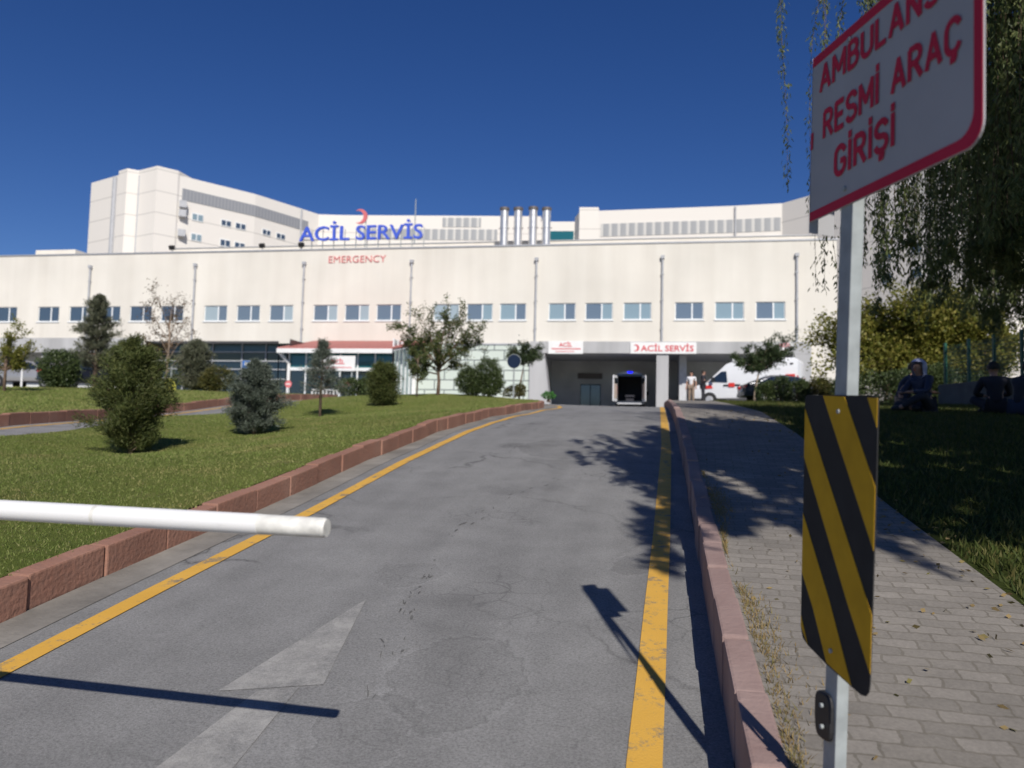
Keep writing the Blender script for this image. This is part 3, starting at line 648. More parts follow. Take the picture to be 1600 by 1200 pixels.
MB().bx(a.x + .05, (a.x + b.x) / 2 - .04, BY - .15, BY - .121, 2.4, a.z - .1).bx((a.x + b.x) / 2 + .04, b.x - .05, BY - .15, BY - .121, 2.4, a.z - .1).build('pane', 'darkglass', d_)
a = atY(903, 583, BY - .1); b = atY(941, 592, BY - .1); MB().bx(a.x, b.x, BY - .14, BY - .02, b.z, a.z).build('door_header', 'steelcap', HB)

# sign boards on the gate
def board(name, x0, x1, z0, z1, y, label):
    o = MB().bx(x0, x1, y - .09, y, z0, z1).build(name, 'white', None, bev=.015); return tag(o, label, 'sign', 'white sign boards with red lettering')
FYs = FY - .355
a, b = atY(857, 533, FYs), atY(911, 553, FYs); bo = board('sign_board', a.x, b.x, b.z, a.z, FYs, 'white board with red heading on the left end of the grey gate fascia')
hgt = a.z - b.z; wd = b.x - a.x; yy = FYs - .1
put_text('lettering', 'ACİL', 'red', (a.x + wd * .31, yy, b.z + hgt * .56), (1, 0, 0), (0, 0, 1), wd * .38, hgt * .3, bo, .02, .01)
def smallprint(par, x0, x1, z, hh, y, m='red', seed=1):
    """one ragged line of print too small to read: a single skyline-shaped strip"""
    rg = random.Random(seed); top = []; x = x0
    while x < x1 - .05:
        w_ = rg.uniform(.04, .09); e_ = min(x1, x + w_); h_ = z + hh * rg.uniform(.8, 1.1); top += [(x, h_), (e_, h_), (e_ + .001, z + hh * .3), (e_ + .02, z + hh * .3)]; x = e_ + .021
    poly = [Vector((a_, y, b_)) for a_, b_ in top]; poly = [Vector((x0, y, z)), *poly, Vector((top[-1][0], y, z))]
    return MB().prism(poly[::-1], (0, -1, 0), .008).build('small_print', m, par)
smallprint(bo, a.x + wd * .1, a.x + wd * .93, b.z + hgt * .34, hgt * .1, FYs - .092); smallprint(bo, a.x + wd * .22, a.x + wd * .76, b.z + hgt * .14, hgt * .07, FYs - .092, 'redpale', 2)
a, b = atY(985, 535, FYs), atY(1088, 553, FYs); bo = board('sign_board', a.x, b.x, b.z, a.z, FYs, 'long white board over the gate pillar with red crescent and wide red lettering')
hgt = a.z - b.z; wd = b.x - a.x
put_text('lettering', 'ACİL SERVİS', 'red', (a.x + wd * .16, yy, b.z + hgt * .22), (1, 0, 0), (0, 0, 1), wd * .8, hgt * .52, bo, .015, .01)
crescent((a.x + wd * .085, yy + .005, b.z + hgt * .5), hgt * .3, 'red', 'crescent', bo, t=.012)
a, b = atY(1196, 534, FYs), atY(1238, 553, FYs); bo = board('sign_board', a.x, b.x, b.z, a.z, FYs, 'white board at the right end of the fascia, half hidden by the small tree')
hgt = a.z - b.z; wd = b.x - a.x
put_text('lettering', 'ACİL', 'red', (a.x + wd * .5, yy, b.z + hgt * .56), (1, 0, 0), (0, 0, 1), wd * .42, hgt * .3, bo, .02, .01)
smallprint(bo, a.x + wd * .3, a.x + wd * .93, b.z + hgt * .2, hgt * .08, FYs - .092, 'navy', 4)
# entrance sign
a, b = atY(502, 556, 49.9), atY(555, 580, 49.9); bo = board('sign_board', a.x, b.x, b.z, a.z, 49.9, 'white board with rounded corners on two legs before the red roofed entrance canopy')
hgt = a.z - b.z; wd = b.x - a.x
put_text('lettering', 'ACİL', 'red', (a.x + wd * .28, 49.8, b.z + hgt * .46), (1, 0, 0), (0, 0, 1), wd * .42, hgt * .28, bo, .02, .01)
smallprint(bo, a.x + wd * .06, a.x + wd * .92, b.z + hgt * .2, hgt * .07, 49.808, 'redpale', 3)
for x_ in (a.x + .24, b.x - .24): MB().bx(x_ - .04, x_ + .04, 49.905, 49.98, 2.3, a.z - .1).build('leg', 'galv', bo)

# rooftop lettering
LY = FY + .1
a, b = atY(470, 378, LY), atY(662, 376, LY)
rs = empty('rooftop_sign', (0, 0, 0), 0, 'tall blue rooftop lettering with a red crescent standing on the hospital parapet', 'sign')
capz = atY(560, 353, LY).z - a.z
put_text('lettering', 'ACİL SERVİS', 'blue', (a.x, LY - .25, a.z), (1, 0, 0), (0, 0, 1), b.x - a.x, capz, rs, .012, .09)
c = atY(565, 340, LY); crescent((c.x, LY - .2, c.z), .56, 'redpale', 'crescent', rs, t=.12, rin=.83, sh=.36)
p = MB(); p.bx(a.x, b.x, LY, LY + .06, a.z + .1, a.z + .16)
for x in np.linspace(a.x, b.x, 12): p.bx(x - .025, x + .025, LY + .001, LY + .05, 14.1, a.z + .9)
p.bx(c.x + .35, c.x + .4, LY - .1, LY - .05, 14.1, c.z + .2); p.build('support_frame', 'galv', rs)
a, b = atY(514, 411, FY), atY(603, 410, FY); zt = atY(560, 399, FY).z
tag(put_text('wall_lettering', 'EMERGENCY', 'redpale', (a.x, FY - .035, a.z), (1, 0, 0), (0, 0, 1), b.x - a.x, zt - a.z, None, -.012, .03), 'red capital lettering fixed on the cream wall under the blue rooftop sign', 'sign')
for (u, v), lb in (((471, 375), 'small dark floodlight at the foot of the first blue rooftop letter'), ((409, 389), 'small dark floodlight on the parapet left of the blue rooftop lettering'), ((268, 391), 'dark floodlight at the left end of the raised roof wall')):
    c = atY(u, v, FY - .1); e = empty('floodlight', (c.x, FY + .02, 14.11), 0, lb, 'floodlight', 'floodlights on the hospital parapet')
    MB().box((0, -.1, .32), (.42, .22, .34), 0, Matrix.Rotation(.5, 3, 'X')).build('lamp_head', 'black', e, bev=.03); MB().tube([(0, 0, 0), (0, -.02, .3)], .04, 8).build('bracket', 'pipe', e)
c = atY(649, 335, 62); ant = MB().tube([(c.x, 62, 15.37), (c.x, 62, atY(648, 311, 62).z)], [.07, .035], 8); ant.bx(c.x - .25, c.x + .25, 61.98, 62.02, 17.0, 17.05); tag(ant.build('antenna', 'galv'), 'thin pale antenna mast standing on the hospital roof', 'antenna')
lbs = ['leftmost of the four tall steel chimneys on the roof', 'second steel chimney from the left on the roof', 'third steel chimney from the left on the roof', 'rightmost of the four tall steel chimneys on the roof']
for u, lb, uv in zip((787, 808.5, 832, 853), lbs, (325, 325, 324, 325)):
    c = atY(u, 388, 57.5); zt = atY(u, uv, 57.5).z; e = empty('chimney', (c.x, 57.5, 14.005), 0, lb, 'chimney', 'steel chimneys on the hospital roof'); H = zt - 14.005
    rr = .30
    p = MB().lathe([(rr, 0), (rr, H * .52), (rr + .035, H * .52), (rr + .035, H * .54), (rr, H * .54), (rr, H * .8), (rr + .03, H * .8), (rr + .03, H * .82), (rr, H * .82), (rr, H * .93)], n=18); p.build('flue', 'steel', e, smooth='auto')
    MB().lathe([(rr + .005, H * .931), (rr + .06, H * .94), (rr + .06, H), (rr - .08, H)], n=18).build('cap', 'steelcap', e, smooth='auto')
    MB().bx(-rr - .1, rr + .1, -.02, .02, H * .52, H * .54).build('bracket', 'steelcap', e)

# ------------------------------------------------------------------ hospital tower block behind
HT = empty('hospital_tower', (0, 0, 0), 0, 'pale multi-storey hospital wings rising behind the low cream block', 'building')
tp = [(142, 105.7, 32.6), (182, 102.3, 32.6), (184, 102.0, 33.1), (197, 100.9, 33.1), (215, 101.6, 33.1), (244, 99.6, 33.1), (277, 101.4, 33.1), (280, 101.7, 32.6), (400, 109, 32.6), (500, 118.3, 32.6), (540, 118.4, 32.6),
      (846, 116.5, 31.8), (899, 116, 32.4), (906, 113.2, 33.1), (936, 113, 32.6), (1145, 109.1, 32.6), (1222, 107.4, 32.6), (1262, 104, 32.6), (1485, 86.2, 33.6), (1560, 82.5, 33.6), (1750, 84, 33.6)]
def cd(u, D, z): p = atD(u, 300, D); return Vector((p.x, p.y, z))
TP = [cd(u, D, z) for u, D, z in tp]
mb = MB()
for i in range(len(TP) - 1):
    a, b = TP[i], TP[i + 1]; z_ = TP[i].z; lo = 2.0
    mb.quad((a.x, a.y, lo), (b.x, b.y, lo), (b.x, b.y, z_), (a.x, a.y, z_)); mb.quad((a.x, a.y, z_), (b.x, b.y, z_), (b.x, b.y + 20, z_), (a.x, a.y + 20, z_))
    if i and abs(TP[i - 1].z - z_) > .01: zz = sorted((TP[i - 1].z, z_)); mb.quad((a.x, a.y, zz[0]), (a.x, a.y, zz[1]), (a.x, a.y + 20, zz[1]), (a.x, a.y + 20, zz[0]))
for a in (TP[0], TP[-2]): mb.quad((a.x, a.y, 2), (a.x, a.y, a.z), (a.x, a.y + 20, a.z), (a.x, a.y + 20, 2))
mb.build('wall', 'tower', HT)
def seg_at(u):
    for i in range(len(tp) - 1):
        if tp[i][0] <= u <= tp[i + 1][0]:
            a, b = TP[i], TP[i + 1]; d = ray(u, 330); n = Vector((b.y - a.y, -(b.x - a.x), 0)).normalized()
            t = a.dot(n) / Vector((d.x, d.y, 0)).dot(n) if True else 0
            p = Vector((d.x * t, d.y * t, 0)); 
            if n.y > 0: n = -n
            return p, n
def band(name, u0, u1, z0, z1, m, pr=.06, par=HT, us=()):
    mb = MB(); L = [u0] + [q_[0] for q_ in tp if u0 < q_[0] < u1] + [u1]
    for a, b in zip(L[:-1], L[1:]):
        pa, n = seg_at(a + .01); pb, _ = seg_at(b - .01)
        A, B = pa + n * pr, pb + n * pr
        mb.prism([(A.x, A.y, z0), (B.x, B.y, z0), (B.x, B.y, z1), (A.x, A.y, z1)], -n, pr * .98)
    return mb.build(name, m, par)
band('louvre', 283, 482, 29.55, 31.05, 'louvre_grey'); band('louvre', 562, 778, 29.0, 30.6, 'louvre_light'); band('louvre', 939, 1221, 28.9, 30.7, 'louvre_light')
band('glazing', 848, 897, 28.5, 30.4, 'teal'); band('roof_panel', 692, 752, 30.9, 32.3, 'louvre_light')
for u0, u1, z0, z1, m in [(300, 318, 27.2, 28.2, 'pane'), (346, 362, 27.3, 28.2, 'pane_dark'), (368.5, 385, 27.3, 28.2, 'pane_dark'), (411, 424, 27.35, 28.2, 'pane_dark'), (433, 447, 27.35, 28.2, 'pane_dark'), (300, 317, 24.6, 25.6, 'pane'), (346, 362, 24.6, 25.6, 'pane_dark'),
                          (368.5, 385, 24.6, 25.6, 'pane_dark'), (411, 424, 24.6, 25.6, 'pane_dark'), (433, 447, 24.6, 25.6, 'pane_dark'), (1090, 1109, 27.0, 28.3, 'pane_dark'), (1114, 1136, 27.0, 28.3, 'pane_dark'), (1158, 1177, 27.0, 28.3, 'pane_dark'), (1195, 1216, 27.0, 28.3, 'pane_dark'),
                          (1330, 1342, 22.0, 23.2, 'pane_dark'), (1380, 1393, 22.0, 23.2, 'pane_dark'), (1425, 1440, 22.0, 23.2, 'pane_dark'), (1330, 1342, 19.2, 20.4, 'pane_dark'), (1380, 1393, 19.2, 20.4, 'pane_dark'), (1425, 1440, 19.2, 20.4, 'pane_dark')]:
    w_ = band('window', u0, u1, z0, z1, 'framewhite', .08)
    um = (u0 + u1) / 2; k = (u1 - u0) * .05
    for a, b in ((u0 + k, um - k), (um + k, u1 - k)): band('pane', a, b, z0 + .12, z1 - .12, m, .1, w_)
for u, z_ in ((281.5, 27.7), (281.5, 25.2), (281.5, 28.9)):
    p, n = seg_at(u + 1); MB().box((p.x + n.x * .4 + .1, p.y + n.y * .4, z_), (.9, .5, .9), .6).build('air_conditioner', 'pipe', HT, bev=.04)
for u in (179, 215, 470, 1149):
    a, n = seg_at(u); p = MB(); p.tube([(a.x + n.x * .15, a.y + n.y * .15, 3), (a.x + n.x * .15, a.y + n.y * .15, 32.4)], .14 if u > 200 else .3, 8); p.build('downpipe', 'pipe', HT)

# ------------------------------------------------------------------ boom barrier
be = atD(511, 825, 2.13); bl = atD(0, 796.5, 2.36)
dirb = (bl - be).normalized(); hinge = be + dirb * ((XL - .95 - be.x) / dirb.x)
bb = empty('boom_barrier', (hinge.x, hinge.y, Tz(hinge.x, hinge.y) + .2), 0, 'white barrier boom closed across the left side of the entry road', 'barrier')
o = bb.location
def seg(t0, t1, r0, r1, name, m): 
    return MB().tube([be + dirb * t0 - o, be + dirb * (t0 * .5 + t1 * .5) - o, be + dirb * t1 - o], [r0, (r0 + r1) / 2, r1], 24).build(name, m, bb, smooth='auto')
seg(.008, .195, .0265, .0272, 'end_sleeve', 'boomend'); seg(0, .009, .023, .0262, 'end_cap', 'boomend')
seg(.195, .7, .028, .0284, 'boom', 'boom'); seg(.7, .712, .029, .029, 'joint_ring', 'boomend'); seg(.712, (hinge - be).length + .15, .0287, .0315, 'boom', 'boom')
hz = hinge.z - o.z
MB().bx(-.28, .04, .05, .37, -.05, hz + .12).build('cabinet', 'orange', bb, bev=.02); MB().tube([(0, -.07, hz), (0, .06, hz)], .06, 14).build('hinge', 'galv', bb)

# ------------------------------------------------------------------ sign post with board and hazard panel
SA = R(17.3); sd = Vector((math.sin(SA), -math.cos(SA), 0)); sn = Vector((-math.cos(SA), -math.sin(SA), 0))     # along the board towards the viewer; face normal
P0 = atD(1322, 700, 2.1)
top = onplane(1340, -150, P0, sn); bot = onplane(1296, 1262, P0, sn)
up = (top - bot).normalized(); upn = Vector((0, 0, 1))
SP = empty('sign_post', (0, 0, 0), 0, 'leaning steel post by the kerb with an ambulance entry board and a striped panel', 'sign')
# post: square tube behind plane
pw, pd = .033, .052
def post_box(p, q_):
    vs = []
    for c_ in (p, q_):
        for a_, b_ in ((0, 0), (pd, 0), (pd, pw), (0, pw)): vs.append(c_ + sd * (a_ - .0) - sn * b_)
    return MB().add(vs, [(0, 1, 2, 3), (7, 6, 5, 4), (0, 4, 5, 1), (1, 5, 6, 2), (2, 6, 7, 3), (3, 7, 4, 0)])
# align the near corner of the dark face with the picture: dark face spans 1305..1326 at mid height
A1 = onplane(1311, 400, P0, sn); A2 = onplane(1283, 1262, P0, sn); B1 = onplane(1330, 400, P0, sn)
axis = (A1 - A2).normalized(); pd = (B1 - A1).length
Atop = A1 + axis * ((onplane(1340, 75, P0, sn).z - A1.z) / axis.z); gz0 = Tz(A2.x, A2.y) + .1; Abot = A1 + axis * ((gz0 - A1.z) / axis.z)
post_box(Abot, Atop).build('post', 'galv', SP, bev=.003)
cl = onplane(1284, 1118, P0 + sn * .012, sn)
pts = []
for k in range(20):
    t = 2 * math.pi * k / 20; cx_, cy_ = math.cos(t), math.sin(t); e_ = lambda w: math.copysign(abs(w) ** .55, w)
    pts.append(cl + sd * (.042 * e_(cx_)) + upn * (.062 * e_(cy_)))
MB().prism(pts, -sn, .04).build('clamp', 'black', SP, bev=.006)
for dz in (-.025, .03): c_ = cl + sn * .002 + upn * dz + sd * .01; MB().tube([c_, c_ + sn * .008], .006, 8).build('clamp_bolt', 'galv', SP)
def clip_poly(poly, clip):
    out = poly
    n = len(clip); area = sum(clip[i][0] * clip[(i + 1) % n][1] - clip[(i + 1) % n][0] * clip[i][1] for i in range(n)); sg = 1 if area > 0 else -1
    for i in range(n):
        (x0, y0), (x1, y1) = clip[i], clip[(i + 1) % n]; ins = lambda p: sg * ((x1 - x0) * (p[1] - y0) - (y1 - y0) * (p[0] - x0)) >= 0
        src = out; out = []
        for j in range(len(src)):
            a, b = src[j], src[(j + 1) % len(src)]; ia, ib = ins(a), ins(b)
            if ia: out.append(a)
            if ia != ib:
                da = (x1 - x0) * (a[1] - y0) - (y1 - y0) * (a[0] - x0); db = (x1 - x0) * (b[1] - y0) - (y1 - y0) * (b[0] - x0); t = da / (da - db); out.append((a[0] + (b[0] - a[0]) * t, a[1] + (b[1] - a[1]) * t))
        if not out: return []
    return out
PF = P0 + sn * .006
pan = [(1261, 617), (1365, 618), (1371, 622), (1372, 632), (1369, 760), (1364, 920), (1359, 1070), (1357, 1082), (1352, 1088), (1345, 1086), (1320, 1064), (1290, 1037), (1262, 1008), (1254, 996), (1251, 978), (1253, 880), (1256, 740), (1258, 622)]
hp = MB().prism([onplane(u, v, PF, sn) for u, v in pan], -sn, .003).build('hazard_panel', 'signblack', SP)
for st in ([(1283, 610), (1316, 610), (1367, 760), (1400, 860), (1400, 967), (1365, 862)], [(1240, 585), (1260, 645), (1355, 940), (1400, 1080), (1400, 1180), (1380, 1118), (1323, 940), (1258, 720), (1240, 665)],
           [(1240, 755), (1254, 800), (1296, 940), (1329, 1068), (1340, 1110), (1310, 1110), (1291, 1035), (1270, 950), (1251, 888), (1240, 850)], [(1350, 605), (1400, 605), (1400, 765), (1372, 675)], [(1240, 925), (1250, 955), (1262, 1008), (1268, 1040), (1240, 1040)]):
    q_ = clip_poly(st, [pan[0], pan[2], pan[6], pan[8], pan[9], pan[12], pan[14], pan[17]])
    if len(q_) > 2: MB().prism([onplane(u, v, PF + sn * .0012, sn) for u, v in q_], -sn, .001).build('stripe', 'signyellow', hp)
for u, v in ((1311, 643), (1299, 1017)): c_ = onplane(u, v, PF + sn * .001, sn); MB().tube([c_, c_ + sn * .005], .006, 10).build('bolt', 'galv', hp)
# ambulance board
BF = P0 + sn * .004
bl_, br_ = onplane(1265, 348, BF, sn), onplane(1537, 222, BF, sn); tl_, tr_ = onplane(1271, 92, BF, sn), onplane(1537, -142, BF, sn)
def bpt(s_, t_): return bl_.lerp(br_, s_).lerp(tl_.lerp(tr_, s_), t_)
def rrect(ins, rad, left=0.0, right=1.0, n=6):
    """outline in board coordinates, right corners rounded"""
    w_ = (br_ - bl_).length; h_ = (tl_ - bl_).length; i_ = ins; x1 = 1 - i_ / w_; y0 = i_ / h_; y1 = 1 - i_ / h_; rx, ry = rad / w_, rad / h_
    L = [(left, y0)]
    L += [(x1 - rx + rx * math.sin(k / n * math.pi / 2), y0 + ry - ry * math.cos(k / n * math.pi / 2)) for k in range(n + 1)]
    L += [(x1 - rx + rx * math.cos(k / n * math.pi / 2), y1 - ry + ry * math.sin(k / n * math.pi / 2)) for k in range(n + 1)]
    return L + [(left, y1)]
bdO = [bpt(*q_) for q_ in rrect(0, .05)]
sb = MB().prism(bdO, -sn, .004).build('sign_board', 'signwhite', SP)
o_ = rrect(.002, .049); i_ = rrect(.028, .05); p = MB()
for k in range(len(o_) - 1): p.prism([bpt(*o_[k]) + sn * .0012, bpt(*o_[k + 1]) + sn * .0012, bpt(*i_[k + 1]) + sn * .0012, bpt(*i_[k]) + sn * .0012], -sn, .001)
p.build('border', 'signred', sb)
tpl = bpt(.72, .97) - sn * .006; sx = Vector((math.cos(SUN_AZ), math.sin(SUN_AZ), 0))
MB().prism([tpl, tpl + sx * .16, tpl + sx * .16 + upn * .36, tpl + upn * .36], Vector((sx.y, -sx.x, 0)), .003).build('shadow_plate', 'signwhite', sb)  # unseen plate added above the board to cast the block shadow on the road
f0 = [onplane(u_, v_, BF + sn * .0015, sn) for u_, v_ in ((1266, 236), (1270, 233), (1271, 207), (1267, 209))]; MB().quad(*f0).build('lettering', 'signred', sb)
# edge return and the folded left flap
fd = (sd * -.25 - sn * .97).normalized()
MB().prism([bl_ - upn * .03, bl_ + (tl_ - bl_), tl_ + fd * .09, bl_ - upn * .03 + fd * .09], sn, .002).build('folded_flap', 'signwhite', sb)
def arc(cx, cy, rx, ry, a0, a1, n=9): return [(cx + rx * math.cos(R(a)), cy + ry * math.sin(R(a))) for a in np.linspace(a0, a1, n)]
_C_ = arc(.31, .31, .31, .31, -25, -180)[:0] + arc(.31, .69, .31, .31, 20, 180) + arc(.31, .31, .31, .31, 180, 340)
_S_ = arc(.30, .745, .30, .255, 15, 90) + arc(.30, .745, .30, .245, 100, 250, 8) + arc(.30, .255, .31, .245, 70, -90, 8) + arc(.30, .255, .31, .255, -100, -165, 5)
_ced = [(.31, -.06), (.40, -.13), (.36, -.22), (.22, -.22)]
GLY = {'A': (.66, [[(0, 0), (.33, 1), (.66, 0)], [(.11, .30), (.55, .30)]]), 'M': (.78, [[(0, 0), (0, 1), (.39, .30), (.78, 1), (.78, 0)]]), 'B': (.58, [[(.32, .53), (0, .53), (0, 1), (.30, 1)] + arc(.30, .765, .24, .235, 80, -90, 7), [(0, .53), (0, 0), (.32, 0)] + arc(.32, .265, .26, .265, -80, 90, 7)]),
       'U': (.6, [[(0, 1), (0, .3)] + arc(.3, .3, .3, .3, 190, 350) + [(.6, .3), (.6, 1)]]), 'L': (.5, [[(0, 1), (0, 0), (.5, 0)]]), 'N': (.62, [[(0, 0), (0, 1), (.62, 0), (.62, 1)]]), 'S': (.6, [_S_]), 'R': (.6, [[(0, 0), (0, 1), (.30, 1)] + arc(.30, .75, .27, .25, 80, -90, 7) + [(0, .5)], [(.28, .5), (.6, 0)]]),
       'E': (.52, [[(.52, 0), (0, 0), (0, 1), (.52, 1)], [(0, .52), (.45, .52)]]), 'İ': (.04, [[(.02, 0), (.02, 1)], [(.02, 1.16), (.02, 1.32)]]), 'Ç': (.6, [_C_, _ced]), 'Ş': (.6, [_S_, _ced]), 'G': (.62, [arc(.31, .69, .31, .31, 20, 180) + arc(.31, .31, .31, .31, 180, 355) + [(.62, .46), (.36, .46)]]), ' ': (.3, [])}
def sign_text(txt, left, right, bottom, hgt_, th=.215):
    adv = [GLY[ch][0] + .30 for ch in txt]; W_ = sum(adv) - .30 + th; mb = MB(); x = th / 2; lay = 0
    for ch, ad in zip(txt, adv):
        for st in GLY[ch][1]:
            for (a0, b0), (a1, b1) in zip(st[:-1], st[1:]):
                dx, dy = a1 - a0, (b1 - b0); L = math.hypot(dx, dy) or 1; ux_, uy_ = dx / L, dy / L; e_ = .25 * th if len(st) < 8 else .12 * th; k = lay % 7; lay += 1
                q_ = [(a0 - ux_ * e_ - uy_ * th / 2, b0 - uy_ * e_ + ux_ * th / 2), (a0 - ux_ * e_ + uy_ * th / 2, b0 - uy_ * e_ - ux_ * th / 2), (a1 + ux_ * e_ + uy_ * th / 2, b1 + uy_ * e_ - ux_ * th / 2), (a1 + ux_ * e_ - uy_ * th / 2, b1 + uy_ * e_ + ux_ * th / 2)]
                mb.quad(*[bpt(left + (x + px_) / W_ * (right - left), bottom + (th / 2 + py_ * (1 - th)) * hgt_) + sn * (.0018 + .00012 * k) for px_, py_ in q_])
        x += ad
    stuff_ = mb.build('lettering', 'signred', sb); return stuff_
def st_of(u, v):
    p_ = onplane(u, v, BF, sn); w_ = (br_ - bl_); s_ = Vector((p_.x - bl_.x, p_.y - bl_.y, 0)).dot(Vector((w_.x, w_.y, 0))) / Vector((w_.x, w_.y, 0)).length_squared
    b_ = bl_.lerp(br_, s_); t_ = tl_.lerp(tr_, s_); return s_, (p_.z - b_.z) / (t_.z - b_.z)
SIGNTXT = []
for txt, l, r, capt in (('AMBULANS', (1276, 152), (1466, 8), (1283, 110)), ('RESMİ ARAÇ', (1283, 224), (1501, 82), (1286, 176)), ('GİRİŞİ', (1302, 282), (1398, 232), (1304, 238))):
    s0, t0 = st_of(*l); s1, t1 = st_of(*r); s2, t2 = st_of(*capt); SIGNTXT.append((txt, round(s0, 3), round(t0, 3), round(s1, 3), round(t1, 3), round(t2, 3)))
    sign_text(txt, s0, s1, (t0 + t1) / 2, (t2 - t0) * {'AMBULANS': 1.25, 'RESMİ ARAÇ': 1.06, 'GİRİŞİ': 1.22}[txt])
for u, v in ((1320, 295), (1328, 62)): c_ = onplane(u, v, BF + sn * .001, sn); MB().tube([c_, c_ + sn * .005], .007, 10).build('bolt', 'galv', sb)

# ------------------------------------------------------------------ plants
def branch_path(a, d, L, bend=.2, n=4, up=.0, rg=random):
    pts = [Vector(a)]; d = Vector(d).normalized()
    for k in range(n):
        d = (d + Vector((rg.gauss(0, bend), rg.gauss(0, bend), rg.gauss(0, bend) + up))).normalized(); pts.append(pts[-1] + d * (L / n))
    return pts
def conifer(name, loc, H, prof, m, label, cat, nb=110, needle=.055, tufts=11, up=.35, group=None, trunk=.035, seed=1, npt=13, clear=.05, wid=.006):
    rg = random.Random(seed); rng = np.random.default_rng(seed); e = empty(name, loc, rg.uniform(0, 6), label, cat, group)
    tr = MB().tube([(0, 0, -.15), (0.02, 0, H * .35), (-.01, .01, H * .7), (0, 0, H * .97)], [trunk, trunk * .8, trunk * .45, trunk * .15], 8)
    P = []; D = []
    for k in range(nb):
        t = clear + (1 - clear) * (k + .5) / nb; az = k * 2.399 + rg.gauss(0, .4); r = prof(t) * rg.uniform(.58, 1.16)
        d = Vector((math.cos(az), math.sin(az), up * rg.uniform(.4, 1.6))); start = Vector((0, 0, max(.02, t * H - r * up * .7)))
        L = r * math.hypot(1, up); pts = branch_path(start, d, L, .12, 4, .05, rg); tr.tube(pts, [trunk * .28, trunk * .22, trunk * .16, trunk * .1, trunk * .05], 4, False)
        A = np.array([tuple(p) for p in pts])
        for j in range(tufts):
            s_ = .25 + .75 * ((j + rg.random()) / tufts) ** .8; q_ = s_ * 4; i_ = min(3, int(q_)); c_ = A[i_] + (A[i_ + 1] - A[i_]) * (q_ - i_)
            c_ = c_ + rng.normal(0, .10 * r, 3) * np.array([1, 1, .6]); dd = A[i_ + 1] - A[i_]; dd = dd / np.linalg.norm(dd)
            P.append(np.repeat(c_[None], npt, 0) + rng.normal(0, needle * .5, (npt, 3))); D.append(np.repeat(dd[None], npt, 0))
    P = np.concatenate(P); D = np.concatenate(D); keep = P[:, 2] > .02; P, D = P[keep], D[keep]
    npmesh('foliage', leafquads(P, needle, wid, D, .9, rng), 4, m, e); tr.build('trunk', 'bark', e, smooth=True); return e
def blobshrub(name, loc, blobs, m, label, cat, leaf=.05, dens=900, group=None, seed=1, stems=5, lw=.6):
    """blobs: (x,y,z,rx,ry,rz) in metres"""
    rng = np.random.default_rng(seed); e = empty(name, loc, 0, label, cat, group); Ps = []; Ds = []
    for (x, y, z, a, b, c_) in blobs:
        n = int(dens * (a * b + b * c_ + a * c_)); d = unit(rng.normal(size=(n, 3))); ph = rng.uniform(0, 6.28, 6)
        lump = 1 + .13 * np.sin(d[:, 0] * 7 + ph[0]) * np.sin(d[:, 2] * 6 + ph[1]) + .1 * np.sin(d[:, 1] * 11 + ph[2]) + .07 * np.sin(d[:, 2] * 17 + ph[3])
        rr = (rng.uniform(.2, 1, n) ** .33) * lump; rr = rr * np.where(rng.uniform(0, 1, n) < .05, 1.12, 1)
        Ps.append(np.array([x, y, z]) + d * rr[:, None] * np.array([a, b, c_])); Ds.append(d + np.array([0, 0, .3]))
    P = np.concatenate(Ps); D = np.concatenate(Ds); k = P[:, 2] > .03
    npmesh('foliage', leafquads(P[k], leaf, leaf * lw, D[k], 1.1, rng), 4, m, e)
    tr = MB(); rg = random.Random(seed)
    for i in range(stems):
        b = blobs[i % len(blobs)]; tr.tube([(rg.uniform(-.06, .06), rg.uniform(-.06, .06), -.1), (b[0] * .5, b[1] * .5, b[2] * .5), (b[0] + rg.uniform(-.1, .1), b[1] + rg.uniform(-.1, .1), b[2] + b[5] * .4)], [.025, .018, .008], 5, False)
    tr.build('stem', 'bark', e); return e
